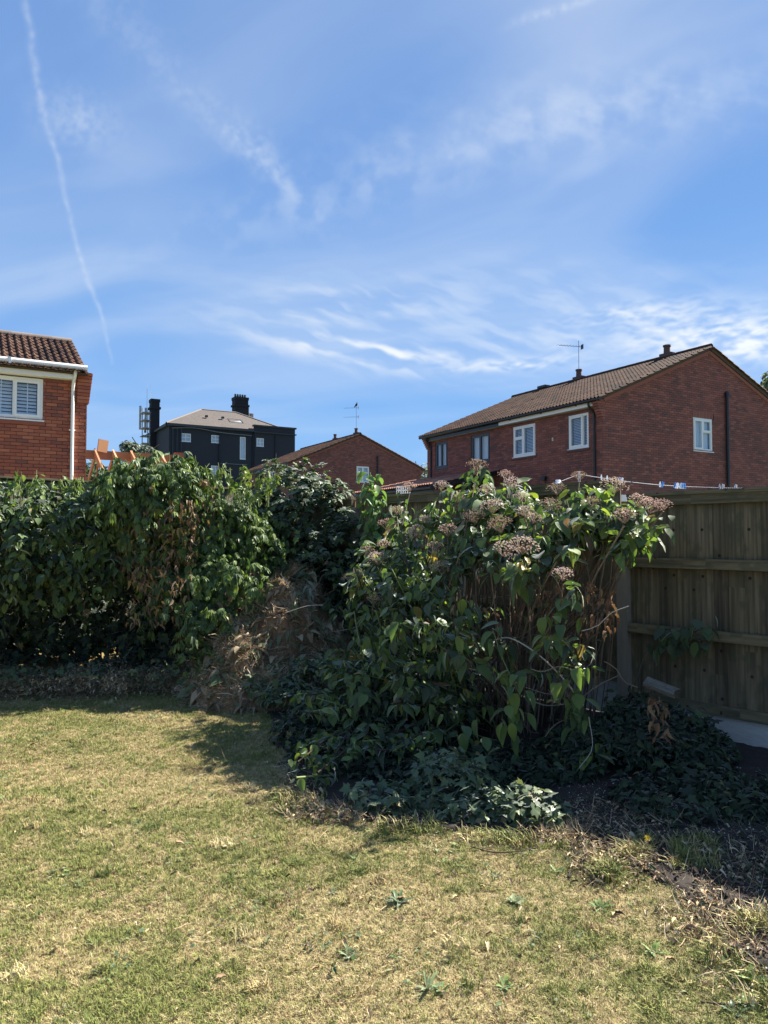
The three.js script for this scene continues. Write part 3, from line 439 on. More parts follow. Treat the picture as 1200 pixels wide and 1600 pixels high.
// boards made upright with their own piece of grain; local frame: x along the fence (u), y up, z = away from the garden
const boardGeos = Array.from({ length: 6 }, (_, i) => { const g = new THREE.BoxGeometry(.15, 1, .02, 1, 1, 1), p = g.attributes.position; for (let k = 0; k < p.count; k++) if (p.getX(k) > 0 && p.getZ(k) < 0) p.setZ(k, .002); const uv = g.attributes.uv; for (let k = 0; k < uv.count; k++) uv.setXY(k, uv.getX(k) * .22 + i * .16, uv.getY(k) * .9 + i * .37); g.computeVertexNormals(); return g; });
const NAIL = new THREE.CylinderGeometry(.004, .004, .006, 6).rotateX(Math.PI / 2), nailMat = std([.05, .035, .03], .7);
function fencePanel(parent, u0, u1, yb, yt, seed, gravel = true) {
  const r = rng(seed), len = u1 - u0, mid = (u0 + u1) / 2, n = Math.round(len / .128);
  const rail = (y, h, d) => { const g = new THREE.BoxGeometry(len, h, d), uv = g.attributes.uv; for (let k = 0; k < uv.count; k++) { const a = uv.getX(k); uv.setXY(k, uv.getY(k) * .1 + y, a * 1.2 + y); } return g; };
  for (let i = 0; i < n; i++) { const m = part('board', boardGeos[Math.floor(r() * 6)], fenceMats[Math.floor(r() * 4)], parent, V(u0 + (i + .5) * len / n, (yb + yt) / 2 + .02, .045 + (r() - .5) * .006)); m.scale.y = yt - yb - .03; m.rotation.y = .13 + (r() - .5) * .07; m.rotation.z = (r() - .5) * .008; for (const ny of [yb + .05, yb + .64, yb + 1.22]) if (r() < .8) part('nail', NAIL, nailMat, parent, V(m.position.x + (r() - .5) * .05, ny + .055 + (r() - .5) * .02, .028)); }
  for (const y of [yb + .045, yb + .64, yb + 1.22]) { const m = part('rail', rail(y, .085, .045), railMat, parent, V(mid, y, .005)); m.rotation.x = .12; }
  part('cap', [rail(.3, .028, .11).translate(0, .045, .0), rail(.6, .08, .03).translate(0, -.01, -.028)], railMat, parent, V(mid, yt, .035));
  if (gravel) part('gravel_board', box(len + .02, .3, .05, 0, 0, 0), concrete, parent, V(mid, yb - .15, .04));
}
const fenceFrame = (name, label) => { const o = thing(name, label, 'fence', UV(0, 5.90)); o.rotation.y = YAW_U; return o; };
{
  // local +x = u; +z must point away from the garden: rotation about y by YAW_U sends +z to -v, so the panels are built mirrored
  const side = thing('timber_fence', 'weathered feather-edge board fence on concrete gravel boards behind the flowering shrub', 'fence', UV(0, 5.90));
  side.matrixAutoUpdate = true; const xa = UV(-1, 0), za = UV(0, 1); side.quaternion.setFromRotationMatrix(new THREE.Matrix4().makeBasis(xa, UPV, xa.clone().cross(UPV)));
  // x axis = -u, z axis = xa x up
  const out = Math.sign(xa.clone().cross(UPV).dot(za)); // +1 when local z points out of the garden
  const S = new THREE.Group(); S.name = 'panels'; if (out < 0) S.rotation.y = Math.PI;
  const sgn = out < 0 ? 1 : -1; // local x of a given u
  const P = (u0, u1) => [Math.min(sgn * u0, sgn * u1), Math.max(sgn * u0, sgn * u1)];
  if (out < 0) side.quaternion.multiply(new THREE.Quaternion().setFromAxisAngle(UPV, Math.PI));
  let k = 0;
  for (const [a, b, lift] of [[-4.0, -2.2, 0], [-2.1, -.30, 0], [-.20, 1.60, 0], [1.70, 3.46, 0], [3.57, 5.40, .14], [5.50, 7.33, .14], [7.43, 9.26, .14], [9.36, 10.5, .14]]) fencePanel(side, ...P(a, b), .30 + lift, 2.07 + lift, 300 + k++);
  const post = (u, h) => part('concrete_post', [box(.105, h, .11, 0, h / 2 - .1, 0), box(.105, .05, .11, 0, h - .09, 0)], postMat, side, V(sgn * u, 0, .03));
  for (const [u, h] of [[-2.15, 2.1], [-.25, 2.1], [1.65, 2.1], [3.515, 2.08], [5.45, 2.2], [7.38, 2.2], [9.31, 2.2]]) post(u, h);
  // bird spikes along the cap
  const r = rng(9), gs = []; for (let i = 0; i < 170; i++) { const u = .6 + i * .0165 + (r() - .5) * .006; for (const d of [-.018, .012]) gs.push(new THREE.ConeGeometry(.0022, .035 + r() * .012, 4).translate(0, .02, 0).rotateX(d * 14).translate(sgn * u, 2.132, .035 + d)); }
  const sp = part('spike_strip', [box(2.85, .006, .05, sgn * 2.0, 2.131, .035), ...gs], std([.10, .075, .065], .6), side);
}
{
  const back = thing('timber_fence', 'back fence almost hidden under the creeper and ivy', 'fence', V(0, 0, 0));
  const xa = UV(0, 1); back.quaternion.setFromRotationMatrix(new THREE.Matrix4().makeBasis(xa, UPV, xa.clone().cross(UPV))); back.position.copy(UV(10.5, 0));
  const flip = xa.clone().cross(UPV).dot(UV(1, 0)) > 0;
  for (let i = 0; i < 6; i++) { const a = -5.2 + i * 1.85; fencePanel(back, a + .06, a + 1.79, .72, 2.49, 400 + i, true); part('concrete_post', box(.11, 2.75, .11), postMat, back, V(a, 1.2, .03)); part('lower_gravel_board', box(1.75, .44, .05), concrete, back, V(a + .925, .2, .04)); }
}

// ================================================================ PLANTS
const greens = {
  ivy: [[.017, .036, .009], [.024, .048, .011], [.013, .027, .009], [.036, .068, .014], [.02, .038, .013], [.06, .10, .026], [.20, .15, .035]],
  creeper: [[.075, .14, .022], [.10, .18, .026], [.05, .10, .02], [.14, .22, .03], [.075, .125, .03], [.20, .26, .04], [.26, .16, .045]],
  shrub: [[.075, .14, .022], [.10, .18, .024], [.045, .085, .022], [.15, .24, .028], [.07, .115, .045], [.24, .32, .03], [.42, .31, .04], [.20, .12, .05]],
};
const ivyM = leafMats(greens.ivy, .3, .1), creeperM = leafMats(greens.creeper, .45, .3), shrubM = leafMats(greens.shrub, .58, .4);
const twigMat = [std([.19, .135, .09], .95), std([.25, .19, .13], .95), std([.13, .09, .06], .95)], paleTwig = std([.42, .37, .29], .9), greenStem = std([.17, .21, .07], .8), darkTwig = std([.07, .048, .034], .95);
// leaves over the skin of a set of blobs [centre, rx, ry, rz, density, kind]
function clothe(blobs, seed, pick) {
  const r = rng(seed), out = [];
  const ok = (p, bi) => { if (p.y < groundH(p.x, -p.z) + .02) return false; if (uOf(p) > 10.40 && p.y < 2.5) return false; if (vOf(p) > 5.78 && p.y < 2.25) return false; return !blobs.some(([b, bx, by, bz], bj) => bj !== bi && ((p.x - b.x) / bx) ** 2 + ((p.y - b.y) / by) ** 2 + ((p.z - b.z) / bz) ** 2 < .38); };
  blobs.forEach(([c, rx, ry, rz, n, kind], bi) => {
    for (let done = 0, tries = 0; done < n && tries < n * 2; tries++) {
      const d = rv(r).normalize(); if (d.z < -.45 && r() < .75) { done += 4; continue; }
      const lump = .5 + 1.0 * fbm(d.x * 2.2 + bi * 9 + d.z * 1.7, d.y * 2.2 + d.z * 2.1 + 5, 4), k = lump * (1 - .35 * r() ** 2) + (r() < .06 ? .22 * r() : 0);
      const p0 = c.clone().add(V(d.x * rx * k, d.y * ry * k, d.z * rz * k)), pocket = fbm(p0.x * 3.4 + 7, p0.y * 3.4 + p0.z, 3) < .44 && r() < .88, p = pocket ? c.clone().lerp(p0, .55) : p0;
      // one spray: leaves strung along a short stem that leaves the bank outwards and sags
      const m = 5 + Math.floor(r() * 11), dir = d.clone().addScaledVector(UPV, .25 + (r() < .12 ? .8 : 0)).add(rv(r).multiplyScalar(.6)).normalize(), len = .10 + .32 * r(), sag = kind === 'ivy' ? .5 : .9;
      for (let i = 0; i < m; i++) { const t = (i + r()) / m, q = p.clone().addScaledVector(dir, len * t); q.y -= len * sag * t * t; q.add(rv(r).multiplyScalar(.035)); done++; if (ok(q, bi)) out.push(pick(r, q, d, kind)); }
    }
  });
  return out;
}
const leafItem = (r, p, d, size, droop, c, g) => ({ p, q: facing(d.clone().multiplyScalar(.6).addScaledVector(UPV, .8).add(rv(r).multiplyScalar(.75)), V((r() - .5) * 1.1, -droop, (r() - .5) * 1.1)), s: V(size * (.75 + .5 * r()), size, size), size, c, g });
const pickColour = (r, w) => { let t = r() * w.reduce((a, b) => a + b, 0); for (let i = 0; i < w.length; i++) { t -= w[i]; if (t < 0) return i; } return 0; };
function vines(parent, list, mat, name = 'stem') { for (const [pts, rad] of list) part(name, tube(pts, rad, 10, 5), mat, parent); }
const wander = (r, a, b, n, amp) => { const pts = []; for (let i = 0; i <= n; i++) { const t = i / n; pts.push(a.clone().lerp(b, t).add(i && i < n ? rv(r).multiplyScalar(amp) : V(0, 0, 0))); } return pts; };
{
  // creeper-covered stretch of the back fence
  const hedge = thing('creeper_hedge', 'tall bank of creeper and ivy over the back fence, its lower face in deep shade', 'hedge', onGround(180, 1040, 0));
  const C = at; const blobs = [
    [C(-190, 835, 7.9), .95, .52, .5, 2600, 'mix'], [C(-40, 836, 8.1), .75, .50, .5, 2900, 'mix'], [C(70, 832, 8.35), .62, .47, .5, 2600, 'mix'], [C(140, 838, 8.6), .45, .46, .45, 1700, 'mix'],
    [C(208, 788, 8.5), .36, .46, .42, 2300, 'palm'], [C(268, 783, 8.55), .40, .46, .42, 2300, 'palm'], [C(225, 880, 8.55), .42, .36, .3, 600, 'palm'], [C(345, 815, 9.0), .46, .48, .42, 2200, 'palm'], [C(392, 848, 9.3), .40, .50, .4, 1700, 'palm'],
    [C(300, 905, 8.5), .42, .35, .32, 800, 'palm'], [C(355, 915, 8.35), .38, .26, .3, 900, 'long'], [C(335, 985, 8.0), .30, .26, .26, 650, 'long'],
    [C(-120, 950, 8.7), 1.1, .75, .34, 2400, 'ivy'], [C(40, 945, 8.95), .85, .8, .34, 3000, 'ivy'], [C(170, 950, 9.15), .7, .8, .34, 2400, 'ivy'], [C(262, 960, 8.85), .45, .55, .36, 1500, 'ivy'], [C(95, 890, 8.6), .3, .3, .25, 500, 'mix'], [C(10, 870, 8.4), .3, .25, .25, 400, 'mix'],
    [C(-60, 1036, 8.8), 1.0, .18, .4, 600, 'ivy'], [C(90, 1030, 8.95), .7, .16, .35, 500, 'ivy'], [C(215, 1022, 9.0), .5, .15, .3, 250, 'ivy'],
  ];
  const items = { ivy: [], palm: [], oval: [] }, dry = [];
  clothe(blobs, 71, (r, p, d, kind) => {
    const k = kind === 'mix' ? (r() < .55 ? 'oval' : r() < .6 ? 'ivy' : 'palm') : kind === 'long' ? 'palm' : kind;
    const it = k === 'ivy' ? leafItem(r, p, d, .06 + .055 * r(), 1, pickColour(r, [4, 4, 3, 2, 3, .7, .15]), Math.floor(r() * 3)) : k === 'palm' ? leafItem(r, p, d, .055 + .09 * r() * r() + .02 * r(), 1.6, pickColour(r, [4, 4, 3, 3, 2, 1.4, .25]), Math.floor(r() * 3)) : leafItem(r, p, d, .05 + .085 * r(), 1.1, pickColour(r, [4, 4, 3, 3, 2, 1.5, .25]), Math.floor(r() * 4));
    items[k].push(it); return it;
  });
  { const r = rng(73); for (let i = 0; i < 17000; i++) { const v = -.6 + 6.3 * r(), y = i < 7500 ? .15 + 2.25 * r() : .05 + .85 * r(), p = UV(10.36 - (i > 11500 ? .75 : .55) * r() ** 2, v, y); items.ivy.push(leafItem(r, p, UV(-1, 0), .065 + .055 * r(), 1, pickColour(r, [4, 4, 3, 1.4, 3, .3, .1]), Math.floor(r() * 3))); } }
  { const r = rng(74); for (const [x, y, w, h, Z, n] of [[225, 850, 45, 60, 8.25, 240], [285, 830, 22, 50, 8.2, 160], [300, 800, 40, 40, 8.5, 60], [60, 900, 80, 60, 8.15, 40], [370, 950, 40, 30, 8.1, 90], [250, 930, 50, 50, 8.0, 120]]) for (let i = 0; i < n; i++) dry.push(leafItem(r, C(x + (r() - .5) * 2 * w, y + (r() - .5) * 2 * h, Z + (r() - .5) * .3), rv(r), .05 + .05 * r(), 1.5, Math.floor(r() * 4), Math.floor(r() * 2))); }
  scatter(hedge, 'withered_leaf', 'withered_leaves', CRUMPLE, leafMats([[.19, .11, .05], [.13, .08, .04], [.27, .18, .09], [.30, .20, .06]], .25, 0), dry, 100);
  // shoots that stick out of the top
  { const r = rng(75); for (let i = 0; i < 60; i++) { const x = -20 + r() * 440, top = x < 165 ? 758 : x < 330 ? 735 : 752, a = C(x, top + 40, 8.4 + r() * .5), b = C(x + (r() - .5) * 60, top - 8 - 24 * r() * r(), 8.3 + r() * .5), cv = new THREE.CatmullRomCurve3([a, a.clone().lerp(b, .6).add(rv(r).multiplyScalar(.04)), b]); part('shoot', tube(cv.points, .0035, 6, 4), greenStem, hedge, hedge.position.clone().negate()); const m = 5 + Math.floor(r() * 5); for (let k = 0; k < m; k++) items[r() < .6 ? 'palm' : 'oval'].push(leafItem(r, cv.getPoint(.35 + .65 * k / m).add(rv(r).multiplyScalar(.03)), rv(r), .05 + .05 * r(), .8, [3, 5, 1, 3][Math.floor(r() * 4)], Math.floor(r() * 3))); } }
  scatter(hedge, 'ivy_leaf', 'ivy_leaves', IVY, ivyM, items.ivy, 300);
  scatter(hedge, 'creeper_leaf', 'creeper_leaves', PALM, creeperM, items.palm, 300);
  scatter(hedge, 'leaf', 'leaves', OVAL, creeperM, items.oval, 300);
  const r = rng(72), list = [];
  for (let i = 0; i < 80; i++) { const x = 165 + r() * 125, a = C(x, 790 + r() * 70, 8.2 + r() * .3), b = C(x + (r() - .5) * 60, 930 + r() * 110, 7.85 + r() * .35); list.push([wander(r, a, b, 5, .05), .004 + .006 * r()]); }
  for (let i = 0; i < 22; i++) { const x = -20 + r() * 420, a = C(x, 830 + r() * 80, 8.3), b = C(x + (r() - .5) * 50, 1000 + r() * 60, 8.0); list.push([wander(r, a, b, 5, .07), .003 + .004 * r()]); }
  list.forEach((l, i) => vines(hedge, [l], twigMat[i % 3]));
  vines(hedge, [[[C(343, 790, 8.75), C(341, 830, 8.5), C(338, 845, 8.3), C(332, 870, 8.2), C(331, 895, 8.15), C(345, 920, 8.1), C(360, 940, 8.1)], .009], [[C(338, 845, 8.3), C(325, 855, 8.25), C(316, 842, 8.2)], .006], [[C(331, 880, 8.15), C(350, 872, 8.1), C(365, 882, 8.05)], .006], [[C(336, 848, 8.3), C(355, 848, 8.2), C(372, 868, 8.1), C(368, 885, 8.1)], .005], [[C(270, 1003, 7.8), C(290, 1008, 7.7), C(315, 1005, 7.7)], .006], [[C(260, 905, 8.05), C(275, 930, 8.0), C(292, 938, 8.0), C(285, 945, 8)], .005]], paleTwig, 'bare_vine');
  vines(hedge, [[[C(240, 800, 8.3), C(246, 850, 8.2), C(244, 900, 8.2), C(240, 1040, 8.1)], .022], [[C(278, 780, 8.3), C(274, 830, 8.2), C(272, 880, 8.2), C(262, 1040, 8.1)], .026], [[C(60, 800, 8.5), C(65, 900, 8.5), C(60, 1060, 8.4)], .025], [[C(400, 800, 9.4), C(395, 900, 9.3), C(390, 1010, 9.2)], .025]], twigMat[0], 'trunk');
}
{
  // ivy mound in the fence corner
  const m = thing('ivy_mound', 'dense rounded mound of glossy ivy climbing the fence corner beyond the heap of cuttings', 'ivy', onGround(470, 1010, 0));
  const C = at, blobs = [[C(440, 797, 10.0), .55, .58, .5, 3200, 'ivy'], [C(495, 820, 9.8), .50, .50, .5, 2900, 'ivy'], [C(537, 850, 9.4), .32, .42, .4, 1600, 'ivy'], [C(415, 845, 9.7), .40, .5, .4, 1600, 'ivy'], [C(460, 905, 10.0), .7, .6, .45, 2600, 'ivy'], [C(525, 920, 9.2), .4, .6, .4, 1500, 'ivy'], [C(430, 900, 9.3), .18, .38, .2, 420, 'ivy']];
  const items = clothe(blobs, 81, (r, p, d) => leafItem(r, p, d, .06 + .05 * r(), 1, pickColour(r, [4, 4, 3, 3, 3, 1.2, .2]), Math.floor(r() * 3)));
  scatter(m, 'leaf', 'leaves', IVY, leafMats([[.036, .072, .018], [.054, .10, .022], [.028, .055, .018], [.075, .13, .024], [.04, .07, .028], [.12, .18, .03], [.22, .10, .04]], .35, .4), items, 300);
  const r = rng(82); for (let i = 0; i < 14; i++) { const x = 430 + r() * 110; vines(m, [[wander(r, C(x, 840, 9.8), C(x + (r() - .5) * 40, 1000, 9.3), 5, .06), .008 + .01 * r()]], twigMat[i % 3]); }
}
{
  // sapling against the fence
  const base = UV(uOf(at(582, 830, 8.7)), 5.6, .35), s = thing('sapling', 'bright green leafy sapling standing against the dark fence beside the ivy mound', 'sapling', base), r = rng(85), top = at(578, 738, base.z * -1), mid = at(583, 820, -base.z), items = [];
  part('stem', tube([base, mid.clone().lerp(base, .4), mid, top], .011, 14, 6).translate(-base.x, -base.y, -base.z), greenStem, s);
  const curve = new THREE.CatmullRomCurve3([base, mid.clone().lerp(base, .4), mid, top]);
  for (let i = 0; i < 150; i++) { const t = .38 + .62 * r(), p = curve.getPoint(t), a = r() * 6.28, o = V(Math.cos(a), .1, Math.sin(a)); items.push(leafItem(r, p.addScaledVector(o, .02 + .14 * r()), o, .09 + .06 * r(), .8, [3, 3, 5, 1, 5][Math.floor(r() * 5)], Math.floor(r() * 2))); }
  scatter(s, 'leaf', 'leaves', [OVAL[0], OVAL[1]], leafMats([[.07, .15, .03], [.08, .17, .03], [.06, .12, .03], [.11, .22, .035], [.08, .15, .04], [.16, .28, .045]], .5, .3), items, 300);
}
// ---- big shrub with dry flower heads
const florets = (seed) => { const r = rng(seed), gs = []; const pet = ovate(.8, .5, .3, 0, 1, 2); for (let i = 0; i < 120; i++) { const a = r() * 6.283, q = Math.sqrt(r()), x = Math.cos(a) * q * .5, z = Math.sin(a) * q * .5, y = .24 * (1 - q * q) - .18 * r() ** 2 + (r() - .5) * .08; for (let k = 0; k < 3; k++) { const g = pet.clone(); g.scale(.05, .048, .045); g.rotateX(-1.1 + r() * .9); g.rotateY(a + k * 2.1 + r()); g.translate(x, y, z); gs.push(g); } } return merge(gs); };
const stalks = (seed) => { const r = rng(seed), gs = []; for (let i = 0; i < 22; i++) { const a = r() * 6.283, q = Math.sqrt(r()) * .45; gs.push(tube([V(0, -.34, 0), V(Math.cos(a) * q * .6, -.14, Math.sin(a) * q * .5), V(Math.cos(a) * q, .16 * (1 - q * q * 4) - .02, Math.sin(a) * q)], .008, 3, 3)); } return merge(gs); };
const FLORET = [florets(1), florets(2), florets(3)], STALK = [stalks(4), stalks(5)];
const flowerMats = [[.58, .39, .32], [.52, .36, .28], [.64, .48, .40], [.36, .25, .17], [.58, .45, .34]].map((c) => new THREE.MeshPhysicalMaterial({ color: col(...c), roughness: .95, transmission: .35, thickness: 0, side: THREE.DoubleSide }));
{
  const base = onGround(770, 1185, .02), sh = thing('flowering_shrub', 'tall shrub with drooping oval leaves, dry pink-brown flower heads and bare brown canes', 'shrub', base), r = rng(91), items = [], dead = [];
  const env = (px) => { const k = [[500, 960], [545, 880], [590, 820], [630, 775], [690, 752], [745, 728], [800, 748], [850, 762], [905, 748], [960, 772], [1030, 800], [1060, 830]]; for (let i = 0; i + 1 < k.length; i++) if (px <= k[i + 1][0]) return lerp(k[i][1], k[i + 1][1], clamp((px - k[i][0]) / (k[i + 1][0] - k[i][0]))); return 830; };
  const zMax = (px) => Math.min(8.0, 5.55 / (.755 * (px - 600) / F + .656)), deep = (px, back) => zMax(px) - .1 - back, dome = (px, y) => 1.35 * Math.pow(clamp((y - env(px)) / 150), .8);
  const fit = (p) => { const v = vOf(p); if (v > 5.62) p.add(UV(0, 5.62 - v)); return p; };
  const put = (g, mat, name) => { g.translate(-base.x, -base.y, -base.z); return part(name, g, mat, sh); };
  const root = (px) => { const p = onGround(clamp(px, 660, 900) + (r() - .5) * 120, 1105 + r() * 60, .02); return fit(p); };
  const shoot = (end, leafy, from, size = 1, lo = .5, flower = false) => {
    const a = root(from), b = a.clone().lerp(end, .55); b.y = lerp(a.y, end.y, .68); b.add(rv(r).multiplyScalar(.13));
    const curve = new THREE.CatmullRomCurve3([a, b, end]); put(tube([a, b, end], .0035 + .0045 * r(), 9, 5), end.x < .55 ? (r() < .4 ? greenStem : darkTwig) : twigMat[Math.floor(r() * 3)], 'cane');
    const n = leafy; for (let i = 0; i < n; i++) { const t = lo + (1 - lo) * ((i + r()) / n), p = curve.getPoint(Math.min(1, t)), ang = r() * 6.283, o = V(Math.cos(ang), .15, Math.sin(ang)), L = (.05 + .06 * r() + (r() < .25 ? .045 : 0)) * size; p.addScaledVector(o, .02 + .10 * r()); fit(p); items.push(leafItem(r, p, o.clone().addScaledVector(UPV, .5 * r()), L, .5 + 1.1 * r(), pickColour(r, [4, 4, 3, 3, 2.5, 1.6, .28, .12]), Math.floor(r() * 6))); }
    if (flower) { const s = .14 + .10 * r(), h = new THREE.Group(); h.name = 'flower_head'; h.position.copy(end).sub(base).addScaledVector(UPV, s * .40); h.rotation.set(.25 + (r() - .5) * .7, r() * 6, (r() - .5) * .7); h.scale.setScalar(s); sh.add(h); const c = Math.floor(r() * 5); part('florets', FLORET[Math.floor(r() * 3)], flowerMats[c], h); part('stalks', STALK[Math.floor(r() * 2)], flowerMats[3], h); }
  };
  // crown
  const heads = [[745, 735], [800, 760], [905, 748], [690, 762], [640, 765], [960, 770], [1000, 790], [975, 815], [1020, 800], [770, 800], [820, 805], [740, 815], [700, 835], [650, 840], [600, 855], [820, 865], [790, 870], [690, 895], [870, 770], [880, 905], [560, 900], [575, 865], [835, 815], [860, 800], [925, 790], [620, 800], [715, 780], [760, 770], [790, 745], [1035, 795], [545, 905], [585, 940], [665, 815], [780, 830], [605, 825], [815, 780], [680, 860], [590, 880]];
  for (const [x, y] of heads) { const p = fit(at(x, y + 6, deep(x, .12 + dome(x, y) + r() * .25))); shoot(p, 7, x, 1.1, .82, true); }
  for (let i = 0; i < 105; i++) { const x = 555 + r() * 485, y = env(x) + (r() < .12 ? -14 : 4) + r() ** 1.1 * (x < 690 ? 180 : x < 880 ? 140 : 60); shoot(fit(at(x, y, deep(x, dome(x, y) + (r() - .35) * .25))), 17 + Math.floor(r() * 11), x, .9 + .5 * r(), x < 690 ? .78 : .84); }
  // flank towards the lawn, leafy to the ground
  for (let i = 0; i < 72; i++) { const x = 500 + r() * 225, y = Math.max(env(x), 830) + 15 + r() * 270; shoot(fit(at(x, y, lerp(7.0, 5.6, clamp((y - env(x)) / 220)) + (r() - .5) * .6)), 16 + Math.floor(r() * 11), x + 60, .75 + .4 * r(), .64); }
  for (let i = 0; i < 105; i++) { const x = 462 + r() * 238, y = lerp(1060, 1130, clamp((560 - x) / 120)) + (r() - .3) * 170, p = at(x, y, lerp(6.5, 4.95, clamp((y - 990) / 230)) + (r() - .5) * .4); if (p.y < .1) p.y = .1 + .2 * r(); shoot(fit(p), 14 + Math.floor(r() * 10), x + 130, .55 + .4 * r(), .6); }
  // bare canes under the crown
  for (let i = 0; i < 105; i++) { const x = 640 + r() * 300; shoot(fit(at(x, 870 + r() * 120, deep(x, .2 + r() * 1.1))), r() < .2 ? 2 : 0, lerp(x, 760, .65), .8, .8); }
  // broken and crossing twigs low down
  for (let i = 0; i < 60; i++) { const x = 600 + r() * 345, y = 930 + r() * 200, a = fit(at(x, y, deep(x, .4 + r() * .9))), b = fit(a.clone().add(V((r() - .5) * .9, (r() - .5) * .45, (r() - .5) * .4))); if (b.y < .05 || a.y < .05) continue; put(tube(wander(r, a, b, 3, .03), .002 + .0025 * r(), 6, 4), r() < .12 ? paleTwig : twigMat[Math.floor(r() * 3)], 'twig'); }
  for (let i = 0; i < 11; i++) { const x = 690 + r() * 230, y = 930 + r() * 130; shoot(fit(at(x, y, deep(x, .9 + r() * .7))), 7 + Math.floor(r() * 8), x + (r() - .5) * 160, .9 + .5 * r(), .74); }
  // long pale branch sagging out over the lawn with hanging leaves
  const bough = [at(772, 1000, 5.9), at(800, 998, 5.6), at(840, 1022, 5.45), at(880, 1060, 5.3), at(912, 1102, 5.2)]; put(tube(bough, .006, 18, 5), paleTwig, 'bough');
  put(tube([at(841, 1022, 5.45), at(848, 1000, 5.4), at(852, 960, 5.4)], .004, 8, 5), paleTwig, 'twig'); put(tube([at(770, 985, 5.6), at(790, 1040, 5.4), at(812, 1085, 5.3)], .004, 8, 5), greenStem, 'twig'); put(tube([at(920, 1120, 5.2), at(925, 1170, 5.15), at(905, 1200, 5.1)], .003, 8, 5), paleTwig, 'twig');
  for (const [x, y, w, h, n] of [[803, 1085, 22, 45, 26], [770, 1000, 12, 30, 8], [905, 1110, 16, 35, 16], [862, 985, 14, 30, 12], [880, 1085, 16, 28, 10], [770, 1160, 50, 40, 16], [930, 1190, 26, 30, 14]]) for (let i = 0; i < n; i++) { const p = at(x + (r() - .5) * 2 * w, y - h + r() * 2 * h, 5.2 + r() * .2); items.push(leafItem(r, p, V(r() - .5, .1, .6), .10 + .05 * r(), 2.2, [3, 5, 1, 3, 0][Math.floor(r() * 5)], [1, 3, 0][Math.floor(r() * 3)])); }
  scatter(sh, 'leaf', 'leaves', OVAL, shrubM, items, 300);
  // withered leaves caught among the canes
  for (const [x, y, w, h, n] of [[935, 950, 30, 40, 70], [860, 935, 25, 25, 35], [1030, 1120, 14, 34, 34], [700, 990, 60, 50, 40], [820, 1000, 120, 60, 60]]) for (let i = 0; i < n; i++) { const p = fit(at(x + (r() - .5) * 2 * w, y - h + r() * 2 * h, deep(x, .5 + r() * .6))); dead.push(leafItem(r, p, rv(r), .035 + .05 * r(), 1.8, Math.floor(r() * 3), Math.floor(r() * 2))); }
  scatter(sh, 'withered_leaf', 'withered_leaves', CRUMPLE, leafMats([[.20, .10, .045], [.15, .075, .04], [.25, .14, .06]], .2, .0), dead, 60);
}
// ---- ivy over the bed and round the foot of the shrub
const mound = (blobs, seed, name, label, sizes, mats, weights, shapes, droop = .5) => {
  const r = rng(seed), items = [];
  for (const [px, py, Z, rx, ry, rz, n] of blobs) { const c = at(px, py, Z); for (let i = 0; i < n; i++) { const d = rv(r).normalize(); d.y = Math.abs(d.y); const k = .7 + .45 * fbm(d.x * 3 + px, d.z * 3 + d.y * 2, 3) - .2 * r(); const p = c.clone().add(V(d.x * rx * k, d.y * ry * k, d.z * rz * k)); const gh = groundH(p.x, -p.z); p.y = Math.max(gh + .015 + .03 * r(), p.y); if (vOf(p) > 5.78) continue; p.y += .10 * r() ** 3; items.push(leafItem(r, p, d.clone().multiplyScalar(.5).add(rv(r).multiplyScalar(1.0)).add(V(0, .35, 0)), sizes[0] + sizes[1] * r(), droop * (r() * 2 - .6), pickColour(r, weights), Math.floor(r() * shapes.length))); } }
  const g = thing(name, label, 'ivy', V(0, 0, 0)); g.userData.kind = 'stuff'; scatter(g, 'leaf', 'leaves', shapes, mats, items, 0); return g;
};
mound([[505, 1120, 6.6, .35, .22, .5, 800], [540, 1190, 5.9, .5, .22, .5, 1300], [620, 1220, 5.5, .5, .24, .45, 1200], [720, 1230, 5.3, .55, .24, .4, 1300], [840, 1215, 5.4, .5, .2, .4, 1000], [940, 1180, 5.5, .5, .22, .4, 1100], [1020, 1180, 5.4, .4, .24, .4, 1100], [1075, 1185, 5.5, .28, .36, .28, 1100], [1112, 1195, 5.35, .18, .24, .18, 600], [1000, 1160, 5.7, .35, .35, .3, 900], [570, 1130, 5.9, .3, .3, .3, 500], [1100, 1240, 4.9, .3, .12, .3, 600], [1180, 1268, 4.6, .3, .09, .3, 600], [470, 1150, 6.3, .25, .2, .4, 500], [1060, 1260, 4.7, .5, .09, .4, 500]], 101, 'ivy_ground_cover', 'dark ivy carpeting the shaded bed under the shrub and along the fence', [.035, .05], ivyM, [4, 4, 3, 2, 3, .8, .25], [...IVY, OVAL[1], LANCE[0], OVAL[3]]);
mound([[700, 1245, 4.9, .30, .28, .25, 330], [640, 1278, 4.75, .28, .12, .2, 300], [745, 1285, 4.6, .35, .13, .22, 420], [815, 1285, 4.55, .26, .17, .2, 420], [855, 1300, 4.45, .16, .1, .15, 200], [600, 1275, 4.75, .25, .10, .2, 240]], 102, 'cut_ivy_pile', 'sunlit pile of cut ivy trailings at the lawn edge below the shrub', [.045, .045], leafMats([[.07, .12, .04], [.10, .15, .055], [.06, .10, .045], [.13, .18, .06], [.09, .125, .065], [.17, .20, .06], [.28, .22, .10]], .35, .5), [4, 4, 3, 3, 2, 1.5, .4], [...IVY, OVAL[0]]);
